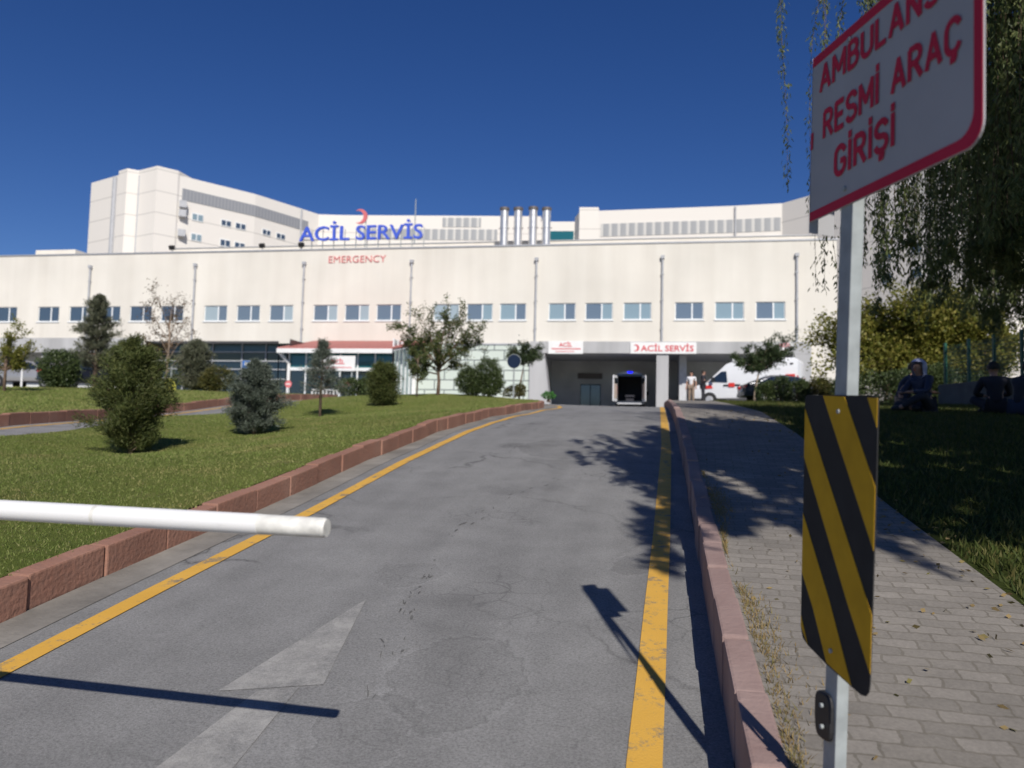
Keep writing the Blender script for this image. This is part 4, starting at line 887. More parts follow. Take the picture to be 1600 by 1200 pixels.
def tree(name, loc, tr_pts, limbs, m, label, leaf=.09, per=60, spread=.35, group=None, seed=1, bark='bark', twig=5, lw=.5, r0=.09, droop=0.0, cat='tree'):
    """limbs: list of end points (local); leaves scattered round twigs of each limb"""
    rng = np.random.default_rng(seed); rg = random.Random(seed); e = empty(name, loc, 0, label, cat, group); tr = MB(); P = []; D = []
    T0 = [Vector(p) for p in tr_pts]; tr.tube(T0, [r0 * (1 - .55 * k / max(1, len(T0) - 1)) for k in range(len(T0))], 9)
    for k, (sx, ex) in enumerate(limbs):
        s_ = Vector(sx); E_ = Vector(ex); mid = s_.lerp(E_, .5) + Vector((rg.gauss(0, .08), rg.gauss(0, .08), (E_ - s_).length * .08)); pts = [s_, s_.lerp(mid, .5), mid, mid.lerp(E_, .55), E_]
        tr.tube(pts, [r0 * .42, r0 * .34, r0 * .25, r0 * .16, r0 * .06], 6, False); L = (E_ - s_).length
        for j in range(twig):
            f = .3 + .7 * (j + rg.random()) / twig; q_ = f * 4; i_ = min(3, int(q_)); c_ = pts[i_].lerp(pts[i_ + 1], q_ - i_)
            dd = ((E_ - s_).normalized() + Vector((rg.gauss(0, .8), rg.gauss(0, .8), rg.gauss(0, .5) + .1))).normalized(); tl = L * rg.uniform(.18, .38); tw = branch_path(c_, dd, tl, .2, 3, 0, rg); tr.tube(tw, [r0 * .1, r0 * .07, r0 * .05, r0 * .02], 4, False)
            A = np.array([tuple(p) for p in tw]); n = max(3, int(per * rg.uniform(.4, 1.5))); u_ = rng.uniform(.1, 3.0, n); i2 = np.minimum(2, u_.astype(int)); c2 = A[i2] + (A[i2 + 1] - A[i2]) * (u_ - i2)[:, None]
            P.append(c2 + rng.normal(0, spread * .35, (n, 3))); D.append(np.repeat(np.array([[dd.x, dd.y, dd.z - droop]]), n, 0))
    if per > 0: npmesh('crown', leafquads(np.concatenate(P), leaf, leaf * lw, np.concatenate(D), 1.0, rng), 4, m, e)
    tr.build('trunk', bark, e, smooth=True); return e
def gp(u, v, D): p = atD(u, v, D); return (p.x, p.y, Tz(p.x, p.y) + .2)
def px(n, D): return n * D / FPX

ov = lambda t: .56 * (math.sin(math.pi * min(1, max(0, (t * .86 + .10)))) ** .75)
conifer('pine_bush', gp(203, 712, 11), 1.5, ov, 'pine', 'broad dark green pine bush nearest the boom on the left lawn', 'shrub', nb=85, needle=.07, tufts=18, seed=3, npt=28, up=.55, wid=.009)
conifer('spruce_bush', gp(397, 680, 14), 1.22, lambda t: .50 * (math.sin(math.pi * min(1, t * .84 + .12)) ** .8), 'bluespruce', 'blue-grey rounded spruce bush on the lawn, right of the broad pine bush', 'shrub', nb=95, needle=.06, tufts=18, seed=5, npt=26, up=.3, wid=.01)
conifer('young_spruce', gp(500, 652, 21), 1.98, lambda t: 1.0 * max(.05, (1.0 - t)) ** .9, 'bluespruce', 'thin young spruce with bare lower trunk in front of the glazed entrance', 'tree', nb=100, needle=.08, tufts=9, seed=6, npt=10, up=.05, trunk=.045, clear=.33, wid=.012)
conifer('round_bush', gp(598, 632, 24), 1.2, lambda t: .5 * (math.sin(math.pi * min(1, t * .85 + .1)) ** .6), 'pine', 'dark green dense bush right of the thin spruce', 'shrub', nb=170, needle=.09, tufts=12, seed=7, npt=13, up=.3, wid=.014)
D_ = 30
blobshrub('clipped_shrub', gp(737, 617, D_), [(-.12, 0, .55, .48, .5, .52), (.1, .1, .45, .4, .4, .45)], 'shrub', 'low rounded clipped shrub, left half of the pair before the tiled wall', 'shrub', .055, 8000, 'pair of clipped shrubs', 11)
blobshrub('clipped_shrub', gp(763, 617, D_ - .3), [(0, 0, .72, .5, .5, .72), (.12, 0, .45, .42, .42, .45)], 'shrub', 'taller rounded clipped shrub, right half of the pair before the tiled wall', 'shrub', .055, 8000, 'pair of clipped shrubs', 12)
# young tree before the tiled wall
s = px(1, 30)
rg = random.Random(21); lim = []
for du, dv, y in [(-72, 112, .3), (-55, 95, -.4), (-40, 128, .2), (-28, 90, .6), (-15, 118, -.3), (0, 95, .5), (10, 134, .1), (25, 110, -.5), (40, 126, .3), (55, 108, -.2), (66, 84, .4), (48, 78, .3), (-50, 65, .1), (-35, 50, -.4), (30, 62, -.5), (62, 98, 0.), (-62, 84, .5), (5, 70, -.7), (-40, 35, .3), (35, 48, .5)]:
    lim.append(((rg.uniform(-.04, .04), 0, rg.uniform(.75, 1.25)), (du * s, y, dv * s)))
tree('young_tree', gp(684, 614, 30), [(0, 0, -.2), (.03, 0, .5), (-.02, 0, 1.0), (.0, 0, 1.7)], lim, 'treeleaf', 'spreading young tree with sparse green and brown leaves before the tiled wall', .085, 95, .2, seed=22, r0=.075, twig=7)
tree('sapling', gp(651, 618, 29), [(0, 0, -.2), (.02, 0, .8), (0, 0, 1.4)], [((0, 0, .4 + .12 * k), (.33 * math.cos(k * 2.4), .3 * math.sin(k * 2.4), .75 + .13 * k)) for k in range(9)], 'treeleaf', 'slim leafy sapling left of the spreading young tree', .075, 46, .14, seed=24, r0=.035)
# topiary tree
tree('small_tree', gp(806, 611, 31), [(.12, 0, -.2), (.18, 0, .6), (.3, 0, 1.3)], [((.25, 0, 1.25), ((u_ - 806) * s, y, (611 - v_) * s)) for u_, v_, y in [(795, 548, .1), (800, 532, -.2), (812, 545, .3), (815, 522, 0), (826, 535, .2), (832, 548, -.1), (840, 528, .1), (843, 545, .2), (806, 540, -.3), (834, 538, .3), (822, 550, -.3), (798, 540, .2), (820, 530, -.1)]], 'treedark', 'small lollipop tree on thin stems beside the round navy sign', .075, 90, .2, seed=26, r0=.04, twig=5)
blobshrub('low_shrub', gp(803, 614, 30.5), [(0, 0, .18, .42, .3, .25), (.25, 0, .3, .2, .2, .25)], 'olive', 'low olive shrub at the foot of the round navy sign', 'shrub', .06, 4500, None, 28)
blobshrub('low_plant', gp(857, 622, 28.5), [(0, 0, .12, .24, .2, .16)], 'lime', 'small bright green plant at the kerb corner by the gate', 'plant', .05, 7000, None, 29)
blobshrub('edge_shrub', (-5.75, 4.35, Tz(-5.75, 4.35) + .2), [(0, 0, .3, .4, .35, .35)], 'shrub', 'low dark shrub at the left end of the lawn beyond the barrier', 'shrub', .05, 5000, None, 30)
# left background plants
conifer('tall_pine', gp(147, 606, 36), 4.1, lambda t: 1.12 * (math.sin(math.pi * min(1, t * .80 + .19)) ** .8) * (.78 + .22 * math.sin(t * 23)), 'greypine', 'tall grey-green pine behind the broad pine bush', 'tree', nb=85, needle=.12, tufts=26, seed=31, npt=12, up=.35, trunk=.1, clear=.22, wid=.028)
tree('bare_tree', gp(258, 606, 40), [(0, 0, -.2), (.05, 0, 1.2), (.1, 0, 2.4), (.05, 0, 3.4)], [((.05, 0, .8 + .2 * k), (1.3 * math.cos(k * 2.1) * (1.1 - k * .05), 1.2 * math.sin(k * 2.1), 2.0 + .26 * k)) for k in range(12)], 'autumn', 'tall thin tree with sparse brown autumn leaves left of the first long downpipe', .1, 26, .3, seed=33, r0=.06, bark='bark_pale', twig=8)
conifer('dark_conifer', gp(305, 607, 38), 2.3, lambda t: 1.05 * (math.sin(math.pi * min(1, t * .82 + .17)) ** .7), 'greypine', 'wide dark conifer right of the brown autumn tree', 'tree', nb=130, needle=.12, tufts=15, seed=35, npt=12, up=.3, trunk=.06, wid=.028)
blobshrub('round_shrub', gp(90, 608, 32), [(0, 0, .75, .78, .7, .78), (.1, 0, .4, .6, .6, .45)], 'shrub', 'big round dark shrub between the parked cars on the left', 'shrub', .08, 4200, None, 37)
blobshrub('olive_shrub', gp(340, 608, 37), [(0, 0, .6, .75, .6, .55), (-.4, 0, .4, .5, .5, .4)], 'olive', 'olive green shrub beside the wide dark conifer', 'shrub', .09, 2400, None, 38)
blobshrub('golden_shrub', gp(205, 600, 34), [(0, 0, 1.35, .7, .6, .4), (-.3, 0, 1.0, .6, .5, .45), (-.5, 0, .6, .4, .4, .5)], 'olive', 'golden olive shrub between the tall pine and the autumn tree', 'shrub', .09, 2200, None, 39)
s = px(1, 27)
tree('leafy_tree', gp(6, 614, 27), [(0, 0, -.2), (.0, 0, .7), (0, 0, 1.2)], [((0, 0, .7), ((u_ - 6) * s, y, (614 - v_) * s)) for u_, v_, y in [(-30, 560, 0), (-10, 545, .3), (12, 530, -.2), (23, 512, .1), (30, 540, .3), (36, 550, -.3), (20, 570, .4), (-20, 580, -.3), (33, 575, .1), (5, 555, .4)]], 'yellowgreen', 'small tree with yellow-green leaves cut by the left edge of the view', .08, 90, .2, seed=41, r0=.06)
blobshrub('entrance_shrub', gp(565, 612, 41), [(-.6, 0, .45, .7, .5, .45), (.5, 0, .5, .8, .5, .5)], 'shrub', 'dark shrub standing before the glazed entrance doors', 'shrub', .1, 2400, None, 43)
# right side
s = px(1, 38)
tree('fan_tree', gp(1180, 612, 38), [(-.05, 0, -.3), (-.02, 0, .5), (.1, 0, 1.2), (.3, 0, 1.9)], [((.2, 0, 1.5), ((u_ - 1180) * s, y, (612 - v_) * s)) for u_, v_, y in [(1150, 540, .2), (1158, 548, -.2), (1166, 528, .3), (1174, 540, -.3), (1182, 525, .1), (1192, 535, .4), (1198, 522, -.2), (1207, 518, .2), (1216, 528, .1), (1226, 514, -.1), (1236, 508, .1), (1234, 524, .3), (1220, 540, -.3), (1204, 550, .3), (1186, 556, -.1), (1170, 556, .3), (1210, 535, -.4), (1192, 548, .1), (1212, 522, .3), (1178, 548, .2)]], 'treedark', 'small fan-shaped tree with dark leaves in front of the white ambulance', .1, 100, .22, seed=45, r0=.06, bark='bark_pale', twig=6)
for k, (u_, v_, hh, ww) in enumerate([(1196, 628, 34, 15), (1218, 628, 40, 18), (1246, 629, 36, 20), (1276, 630, 40, 22), (1305, 632, 38, 22)]):
    z = px(1, 34); blobshrub('rose_shrub', gp(u_, v_, 34), [(0, 0, hh * z * .5, ww * z, .45, hh * z * .52), (ww * z * .4, .1, hh * z * .7, ww * z * .55, .35, hh * z * .4)], ['shrub', 'treedark', 'shrub', 'olive', 'shrub'][k],
              ['leftmost shrub under the fan-shaped tree', 'second shrub from the left under the fan-shaped tree', 'middle shrub of the row in front of the gate', 'olive tinted shrub in the row left of the sign post', 'rightmost shrub of the row behind the sign post'][k], 'shrub', .08, 3200, 'row of shrubs before the white ambulance', 50 + k)
# large yellow-green tree
s = px(1, 29); rg = random.Random(60); lim = []
for k in range(58):
    a = rg.uniform(0, 6.28); f = rg.random() ** .5; u_ = 150 * f * math.cos(a); vv = 92 + 78 * f * math.sin(a) * (1 if math.sin(a) > 0 else .95); y = rg.uniform(-1.6, 1.6) * (1 - f * .5); lim.append(((rg.uniform(-.3, .3), rg.uniform(-.2, .2), rg.uniform(.9, 1.6)), (u_ * s, y, max(.35, vv * s))))
tree('spreading_tree', gp(1438, 634, 29), [(0, 0, -.3), (.05, 0, .7), (0, 0, 1.3), (0, 0, 2.0)], lim, 'yellowgreen', 'broad yellow-green tree behind the people sitting on the grass', .13, 150, .45, seed=61, r0=.13, twig=9, lw=.62)
for k, (u_, v_, D_, w_, h_) in enumerate([(1385, 640, 26, 1.2, .95), (1440, 640, 27, 1.2, 1.2), (1500, 636, 28, 1.2, 1.0)]):
    blobshrub('park_shrub', gp(u_, v_, D_), [(0, 0, h_ * .55, w_, .6, h_ * .55), (.5, .2, h_ * .8, w_ * .6, .5, h_ * .4)], 'shrub', ['dark shrub under the left side of the broad yellow-green tree', 'tallest dark shrub under the middle of the broad yellow-green tree', 'dark shrub under the right side of the broad yellow-green tree'][k], 'shrub', .09, 2200, 'dark shrubs under the broad tree', 80 + k)
# willows
def willow(loc, H, rad, label, nf=260, seed=1, low=1.6, leafn=46, skew=(0, 0), trunk=.22, fl=(1.6, 4.2), leaf=.10, lw=.022):
    rg = random.Random(seed); rng = np.random.default_rng(seed); e = empty('willow_tree', loc, 0, label, 'tree', 'willow trees on the right'); tr = MB(); P = []; D = []
    tr.tube([(0, 0, -.3), (.1, 0, H * .2), (-.05, .05, H * .4), (.05, 0, H * .6)], [trunk, trunk * .85, trunk * .7, trunk * .4], 12); ends = []
    for k in range(16):
        az = k * 2.399; r = rad * rg.uniform(.45, .95); top_ = Vector((math.cos(az) * r + skew[0], math.sin(az) * r + skew[1], H * rg.uniform(.68, 1.0))); s_ = Vector((0, 0, H * rg.uniform(.3, .55))); m_ = s_.lerp(top_, .5) + Vector((0, 0, H * .1))
        pts = [s_, s_.lerp(m_, .5) + Vector((0, 0, .1)), m_, m_.lerp(top_, .5) + Vector((0, 0, .15)), top_]; tr.tube(pts, [trunk * .4, trunk * .3, trunk * .2, trunk * .12, trunk * .05], 6, False); ends.append(pts)
    for k in range(nf):
        pts = rg.choice(ends); q_ = rg.uniform(1.2, 4); i_ = min(3, int(q_)); c_ = pts[i_].lerp(pts[i_ + 1], q_ - i_) + Vector((rg.gauss(0, .5), rg.gauss(0, .5), rg.gauss(0, .25)))
        L = rg.uniform(*fl); az = rg.uniform(0, 6.28); out = Vector((math.cos(az), math.sin(az), 0)) * rg.uniform(.15, .5); n = 7; fr = []
        for j in range(n + 1):
            t = j / n; z_ = c_.z + .25 * t * (1 - t) * 2 - L * t ** 1.25; fr.append(Vector((c_.x + out.x * math.sqrt(t) + .06 * math.sin(t * 5 + k), c_.y + out.y * math.sqrt(t), max(z_, low + rg.uniform(0, .4)))))
            if z_ < low: break
        if len(fr) < 3: continue
        tr.tube(fr, [.0035] * len(fr), 3, False); A = np.array([tuple(p) for p in fr]); m_ = len(fr) - 1; n = int(leafn * L / 2.5 * rg.uniform(.6, 1.3)); u_ = rng.uniform(0, m_, n); i2 = np.minimum(m_ - 1, u_.astype(int)); P.append(A[i2] + (A[i2 + 1] - A[i2]) * (u_ - i2)[:, None] + rng.normal(0, .035, (n, 3))); dd = unit(A[i2 + 1] - A[i2]); D.append(dd * .8 + np.array([0, 0, -.4]))
    npmesh('crown', leafquads(np.concatenate(P), leaf, lw, np.concatenate(D), .8, rng), 4, 'willow', e); tr.build('trunk', 'bark', e, smooth=True); return e
willow((5.75, 9.0, Tz(5.75, 9.0) + .2), 8.2, 4.6, 'nearest willow with long hanging fronds beside the ambulance entry board', 1000, 71, 2.1, 190, fl=(2.6, 6.4), lw=.023, leaf=.085)
willow((8.8, 17.5, Tz(8.8, 17.5) + .2), 8.6, 4.6, 'second willow farther up the grass behind the nearest willow', 760, 72, 2.0, 130, fl=(3, 6.5), lw=.026)
willow((4.75, 2.9, Tz(4.75, 2.9) + .2), 7.8, 4.55, 'willow beside the viewer shading the near grass on the right', 1300, 73, 5.2, 110, fl=(2, 5), lw=.05, leaf=.15)
willow((14.5, 13, Tz(14.5, 13) + .2), 9.5, 4.8, 'willow at the far right behind the fence side of the park', 700, 74, 1.8, 100, fl=(3, 7), lw=.03)

# ------------------------------------------------------------------ vehicles
def wheel(par, x, y, z, r, w, side):
    o = MB().tube([(x, y - w / 2, z), (x, y - w / 2 + .03, z), (x, y + w / 2 - .03, z), (x, y + w / 2, z)], [r * .92, r, r, r * .92], 22).build('wheel', 'tyre', par, smooth='auto')
    yy = y + side * (w / 2 + .004); MB().tube([(x, yy - side * .04, z), (x, yy, z), (x, yy + side * .012, z)], [r * .62, r * .62, r * .5], 16).build('rim', 'rim', o); return o
def vehicle(name, loc, rz, prof, W_, paint, label, cat, windows, wheels, tumble=.86, zbelt=1.0, ztop=1.5, group=None, closed_rear=True, bev=.05):
    """prof: side outline (x forward negative, z) ; front faces -X ; windows: list of side polygons"""
    e = empty(name, loc, rz, label, cat, group)
    def yw(z): return W_ / 2 * (1 if z < zbelt else 1 - (1 - tumble) * min(1, (z - zbelt) / (ztop - zbelt)))
    n = len(prof); vs = [(x, -yw(z), z) for x, z in prof] + [(x, yw(z), z) for x, z in prof]
    fs = [tuple(range(n)), tuple(range(2 * n - 1, n - 1, -1))] + [(i, n + i, n + (i + 1) % n, (i + 1) % n) for i in range(n)]
    if not closed_rear: fs = [f for f in fs if not (len(f) == 4 and all(abs((vs[i][0]) - max(p[0] for p in prof)) < .06 for i in f))]
    MB().add(vs, fs).build('body', paint, e, bev=bev, smooth='auto')
    for poly in windows:
        for sgn in (-1, 1):
            pts = [Vector((x, sgn * (yw(z) + .004), z)) for x, z in poly]; MB().prism(pts if sgn > 0 else pts[::-1], (0, sgn, 0), .008).build('side_window', 'carglass', e)
    for x, r in wheels:
        for sgn in (-1, 1):
            MB().tube([(x, sgn * (W_ / 2 - .1), r), (x, sgn * (W_ / 2 + .006), r)], r * 1.2, 20).build('wheel_arch', 'black', e); wheel(e, x, sgn * (W_ / 2 - .07), r, r, .2, sgn)
    return e, yw
VP = [(-2.85, .42), (-2.95, .62), (-2.93, .98), (-2.80, 1.16), (-2.15, 1.36), (-1.35, 2.12), (-1.05, 2.42), (-.6, 2.56), (.2, 2.62), (2.85, 2.62), (2.93, 2.5), (2.95, .45)]
def ambulance(loc, rz, label, open_rear=False):
    e, yw = vehicle('ambulance', loc, rz, VP, 2.06, 'vanwhite', label, 'ambulance', [[(-1.98, 1.42), (-1.3, 1.98), (-1.0, 2.0), (-.92, 1.36)]] + [], [(-1.95, .36), (1.75, .36)], .84, 1.2, 2.6, 'ambulances at the emergency gate', not open_rear, .07)
    # windscreen
    a, b = Vector((-2.10, 0, 1.42)), Vector((-1.38, 0, 2.11)); n = Vector((-.72, 0, .75)).normalized() * .015
    MB().prism([a + n + Vector((0, -.86, 0)), a + n + Vector((0, .86, 0)), b + n + Vector((0, .74, 0)), b + n + Vector((0, -.74, 0))], n, .006).build('windscreen', 'carglass', e)
    for sgn in (-1, 1):
        y = sgn * (1.03 + .005); p = MB()
        p.prism([(-2.3, y, .98), (-1.75, y, 1.02), (-1.85, y, 1.22), (-2.35, y, 1.14)], (0, sgn, 0), .006); p.build('stripe', 'vanred', e); p = MB(); p.prism([(2.2, y - sgn * .04, 1.45), (2.8, y - sgn * .04, 1.45), (2.8, y - sgn * .04, 1.75), (2.3, y - sgn * .04, 1.75)], (0, sgn, 0), .05); p.build('stripe', 'vanred', e)
        p = MB(); p.prism([(-1.15, y, 1.14), (-.2, y, 1.16), (-.2, y, 1.24), (-1.15, y, 1.22)], (0, sgn, 0), .006); p.build('stripe', 'black', e)
        MB().prism([(-.85, y + sgn * .008, 1.08), (-.5, y + sgn * .008, 1.08), (-.5, y + sgn * .008, 1.32), (-.85, y + sgn * .008, 1.32)], (0, sgn, 0), .004).build('emblem', 'vanred', e)
        MB().box((-2.78, sgn * .75, 1.02), (.2, .36, .2)).build('headlight', 'headlamp', e, bev=.04)
        MB().box((-1.75, sgn * 1.17, 1.5), (.12, .2, .3)).build('mirror', 'black', e, bev=.03)
        for x in (-.4, 1.0, 2.6): MB().box((x, sgn * (yw(2.35) + .02), 2.35), (.16, .03, .07)).build('side_lamp', 'black', e)
        MB().box((2.93, sgn * .93, 1.4), (.06, .1, .55)).build('tail_light', 'tail', e)
    MB().bx(-2.99, -2.9, -.7, .7, .75, 1.0).build('grille', 'black', e, bev=.02); MB().bx(-3.0, -2.8, -.95, .95, .38, .68).build('bumper', 'black', e, bev=.05)
    MB().bx(-.75, -.35, -.7, .7, 2.6, 2.74).build('light_bar', 'white', e, bev=.04); MB().bx(1.6, 2.7, -.55, .55, 2.622, 2.72).build('roof_unit', 'vanwhite', e, bev=.03)
    if open_rear:
        p = MB(); x1 = 2.9; p.quad((x1, -.9, .62), (-.3, -.9, .62), (-.3, .9, .62), (x1, .9, .62)); p.quad((x1, -.86, 2.5), (x1, .86, 2.5), (-.3, .86, 2.5), (-.3, -.86, 2.5)); p.quad((x1, -.9, .62), (x1, -.86, 2.5), (-.3, -.86, 2.5), (-.3, -.9, .62)); p.quad((x1, .9, .62), (-.3, .9, .62), (-.3, .86, 2.5), (x1, .86, 2.5)); p.quad((-.3, -.9, .62), (-.3, -.86, 2.5), (-.3, .86, 2.5), (-.3, .9, .62)); p.build('interior', 'interior', e)
        p = MB(); p.bx(2.86, 2.94, -1.0, 1.0, .42, .62); p.bx(2.86, 2.94, -.98, -.86, .62, 2.5); p.bx(2.86, 2.94, .86, .98, .62, 2.5); p.bx(2.86, 2.94, -.86, .86, 2.4, 2.56); p.build('rear_frame', 'cargrey', e)
        for sgn in (-1, 1):
            d = MB().box((3.3, sgn * 1.02, 1.5), (.86, .06, 1.85), sgn * .28).build('rear_door', 'vanwhite', e, bev=.03); MB().box((3.3, sgn * .975, 1.4), (.6, .015, 1.2), sgn * .28).build('door_lining', 'interiorlit', d); MB().box((3.3, sgn * .968, 2.05), (.55, .02, .4), sgn * .28).build('door_window', 'carglass', d)
        MB().bx(2.9, 3.15, -.85, .85, .4, .5).build('step', 'rim', e); MB().bx(2.2, 2.7, -.2, .2, 2.622, 2.76).build('beacon', 'beacon', e, bev=.04)
        MB().bx(.6, 2.6, -.32, .32, .95, 1.08).bx(.7, .76, -.28, .28, .62, .95).bx(2.4, 2.46, -.28, .28, .62, .95).build('stretcher', 'clothdark', e)
    return e
a = atD(1166, 632, 46.3)
ambulance((a.x + .1, a.y, Tz(a.x, a.y) + .1), R(-20), 'white ambulance with red stripes parked before the right half of the gate')
a = atY(984, 632, 58.0)
ambulance((a.x, 60.4, 2.44), R(-90), 'ambulance inside the dark gate with open rear doors and blue beacon', True)
CP = [(-2.1, .35), (-2.2, .55), (-2.12, .78), (-1.2, .95), (-.45, 1.38), (.1, 1.46), (.9, 1.44), (1.75, 1.08), (2.1, 1.0), (2.2, .7), (2.15, .35)]
def car(loc, rz, paint, label, seed=0):
    e, yw = vehicle('parked_car', loc, rz, CP, 1.76, paint, label, 'car', [[(-1.0, .98), (-.4, 1.33), (.1, 1.39), (.1, .98)], [(.18, .98), (.18, 1.39), (.85, 1.37), (1.5, 1.05), (1.4, .98)]], [(-1.35, .31), (1.35, .31)], .78, .95, 1.45, 'cars parked in front of the hospital', True, .05)
    for sgn in (-1, 1):
        MB().box((2.13, sgn * .68, .85), (.16, .36, .16)).build('tail_light', 'tail', e, bev=.03); MB().box((-2.13, sgn * .66, .72), (.16, .36, .14)).build('headlight', 'headlamp', e, bev=.03); MB().box((-.95, sgn * .96, 1.0), (.14, .18, .12)).build('mirror', paint, e, bev=.03)
    MB().prism([(1.05, -.6, 1.40), (1.05, .6, 1.40), (1.7, .7, 1.12), (1.7, -.7, 1.12)], (.4, 0, 1), .03).build('rear_window', 'carglass', e); MB().prism([(-1.12, -.7, 1.0), (-1.12, .7, 1.0), (-.5, .6, 1.36), (-.5, -.6, 1.36)], (-.5, 0, 1), .03).build('windscreen', 'carglass', e)
    MB().bx(2.17, 2.215, -.26, .26, .62, .74).build('number_plate', 'white', e); MB().bx(2.08, 2.24, -.8, .8, .36, .56).build('bumper', paint, e, bev=.04); MB().bx(-2.24, -2.08, -.8, .8, .36, .56).build('bumper', paint, e, bev=.04)
    return e
def cpos(u, v, D, dz=0): a = atD(u, v, D); return (a.x, a.y, Tz(a.x, a.y) + dz)
car(cpos(140, 607, 41), R(-115), 'carblack', 'black car parked behind the round dark shrub with its tail lamp showing')
car(cpos(50, 606, 43), R(185), 'carsilver', 'silver car parked at the far left before the recessed ground floor')
car(cpos(1226, 622, 41, .15), R(188), 'cargrey', 'dark grey car parked beside the white ambulance behind the shrubs')

# ------------------------------------------------------------------ people
def skinmesh(verts, edges, rad, name, m, parent, sub=2):
    me = bpy.data.meshes.new(name); me.from_pydata([tuple(v) for v in verts], edges, []); o = bpy.data.objects.new(name, me); COL.objects.link(o)
    sk = o.modifiers.new('skin', 'SKIN'); sk.use_smooth_shade = True; su = o.modifiers.new('sub', 'SUBSURF'); su.levels = sub; su.render_levels = sub
    if not me.skin_vertices: me.skin_vertices.new() if hasattr(me.skin_vertices, 'new') else None
    for i, r in enumerate(rad): me.skin_vertices[0].data[i].radius = (r, r) if not isinstance(r, tuple) else r
    me.skin_vertices[0].data[0].use_root = True
    dg = bpy.context.evaluated_depsgraph_get(); m2 = bpy.data.meshes.new_from_object(o.evaluated_get(dg)); bpy.data.objects.remove(o); bpy.data.meshes.remove(me); m2.materials.clear(); return link(name, m2, m, parent, True)
def person(loc, rz, label, J, shirt, trousers, hair='hair', scarf=None, group=None, sleeve='short', skirt=False):
    """J: joints in local coordinates, facing -Y"""
    e = empty('person', loc, rz, label, 'person', group); V = []; E = []; Rd = []
    def add(p, r, par=None):
        V.append(Vector(p)); Rd.append(r)
        if par is not None: E.append((par, len(V) - 1))
        return len(V) - 1
    pel = add(J['pelvis'], .125); wa = add(Vector(J['pelvis']).lerp(Vector(J['chest']), .5), .115, pel); ch = add(J['chest'], .135, wa); nk = add(J['neck'], .055, ch)
    hd = Vector(J['head']); fw = Vector(J.get('look', (0, -1, 0))).normalized(); add(hd - Vector((0, 0, .06)) + fw * .01, .07, nk); h2 = add(hd, .098, len(V) - 1); add(hd + Vector((0, 0, .07)) - fw * .01, .075, h2)
    hands = []
    for sd_ in ('l', 'r'):
        s1 = add(J['sh_' + sd_], .058, ch); e1 = add(J['el_' + sd_], .042, s1); w1 = add(J['wr_' + sd_], .028, e1); d = (V[w1] - V[e1]).normalized(); p1 = add(V[w1] + d * .06, .03, w1)
        sidev = d.cross(Vector((0, 0, 1))); sidev = sidev.normalized() if sidev.length > .1 else Vector((0, 1, 0)); pl = V[p1]
        for k, L in enumerate((.07, .08, .075, .06)): q_ = add(pl + sidev * (.02 * (k - 1.5)) + d * .03, .009, p1); add(pl + sidev * (.022 * (k - 1.5)) + d * (.03 + L * .6) + Vector((0, 0, -.008)), .008, q_)
        q_ = add(V[w1] + d * .03 + sidev * -.035, .011, w1); add(V[q_] + d * .04 + sidev * -.012, .009, q_)
        h1 = add(J['hip_' + sd_], .09, pel); k1 = add(J['kn_' + sd_], .06, h1); a1 = add(J['an_' + sd_], .042, k1); add(Vector(J['toe_' + sd_]), .036, a1)
    skinmesh(V, E, Rd, 'body', 'skin', e)
    # face details
    up_ = Vector((0, 0, 1)); rt = fw.cross(up_)
    p = MB(); p.lathe([(.006, -.02), (.016, -.012), (.012, .02), (.004, .03)], hd + fw * .098 - up_ * .015, 8); p.build('nose', 'skin', e)
    for s_ in (-1, 1): c_ = hd + fw * .086 + rt * (.034 * s_) + up_ * .015; MB().box(c_, (.018, .018, .01)).build('eye', 'hair', e)
    p = MB().box(hd + fw * .088 - up_ * .05, (.03, .03, .008)); p.build('mouth', 'tail', e)
    # clothes
    V, E, Rd = [], [], []; pel = add(J['pelvis'], .138); wa = add(Vector(J['pelvis']).lerp(Vector(J['chest']), .5), .13, pel); ch = add(J['chest'], .152, wa); ch2 = add(Vector(J['chest']).lerp(Vector(J['neck']), .5), .125, ch); add(Vector(J['chest']).lerp(Vector(J['neck']), .92), .074, ch2)
    for sd_ in ('l', 'r'):
        s1 = add(J['sh_' + sd_], .08, ch2); el = Vector(J['el_' + sd_]); f = .75 if sleeve == 'short' else 1; m1 = add(Vector(J['sh_' + sd_]).lerp(el, f), .055, s1)
        if sleeve == 'long': add(el.lerp(Vector(J['wr_' + sd_]), .95), .042, m1)
    skinmesh(V, E, Rd, 'shirt', shirt, e)
    V, E, Rd = [], [], []; pel = add(Vector(J['pelvis']) - Vector((0, 0, .02)), .142)
    for sd_ in ('l', 'r'): h1 = add(J['hip_' + sd_], .105, pel); k1 = add(J['kn_' + sd_], .077, h1); add(Vector(J['kn_' + sd_]).lerp(Vector(J['an_' + sd_]), .93), .062, k1)
    skinmesh(V, E, Rd, 'trousers', trousers, e)
    V, E, Rd = [], [], []
    for sd_ in ('l', 'r'):
        a1, t1 = Vector(J['an_' + sd_]), Vector(J['toe_' + sd_]); p = MB(); d = (t1 - a1).normalized(); p.tube([a1 - d * .03, a1 + d * .04, t1, t1 + d * .03], [.03, .05, .045, .02], 8); p.build('shoe', 'black', e, smooth=True)
    b = bmesh.new(); bmesh.ops.create_icosphere(b, subdivisions=3, radius=1)
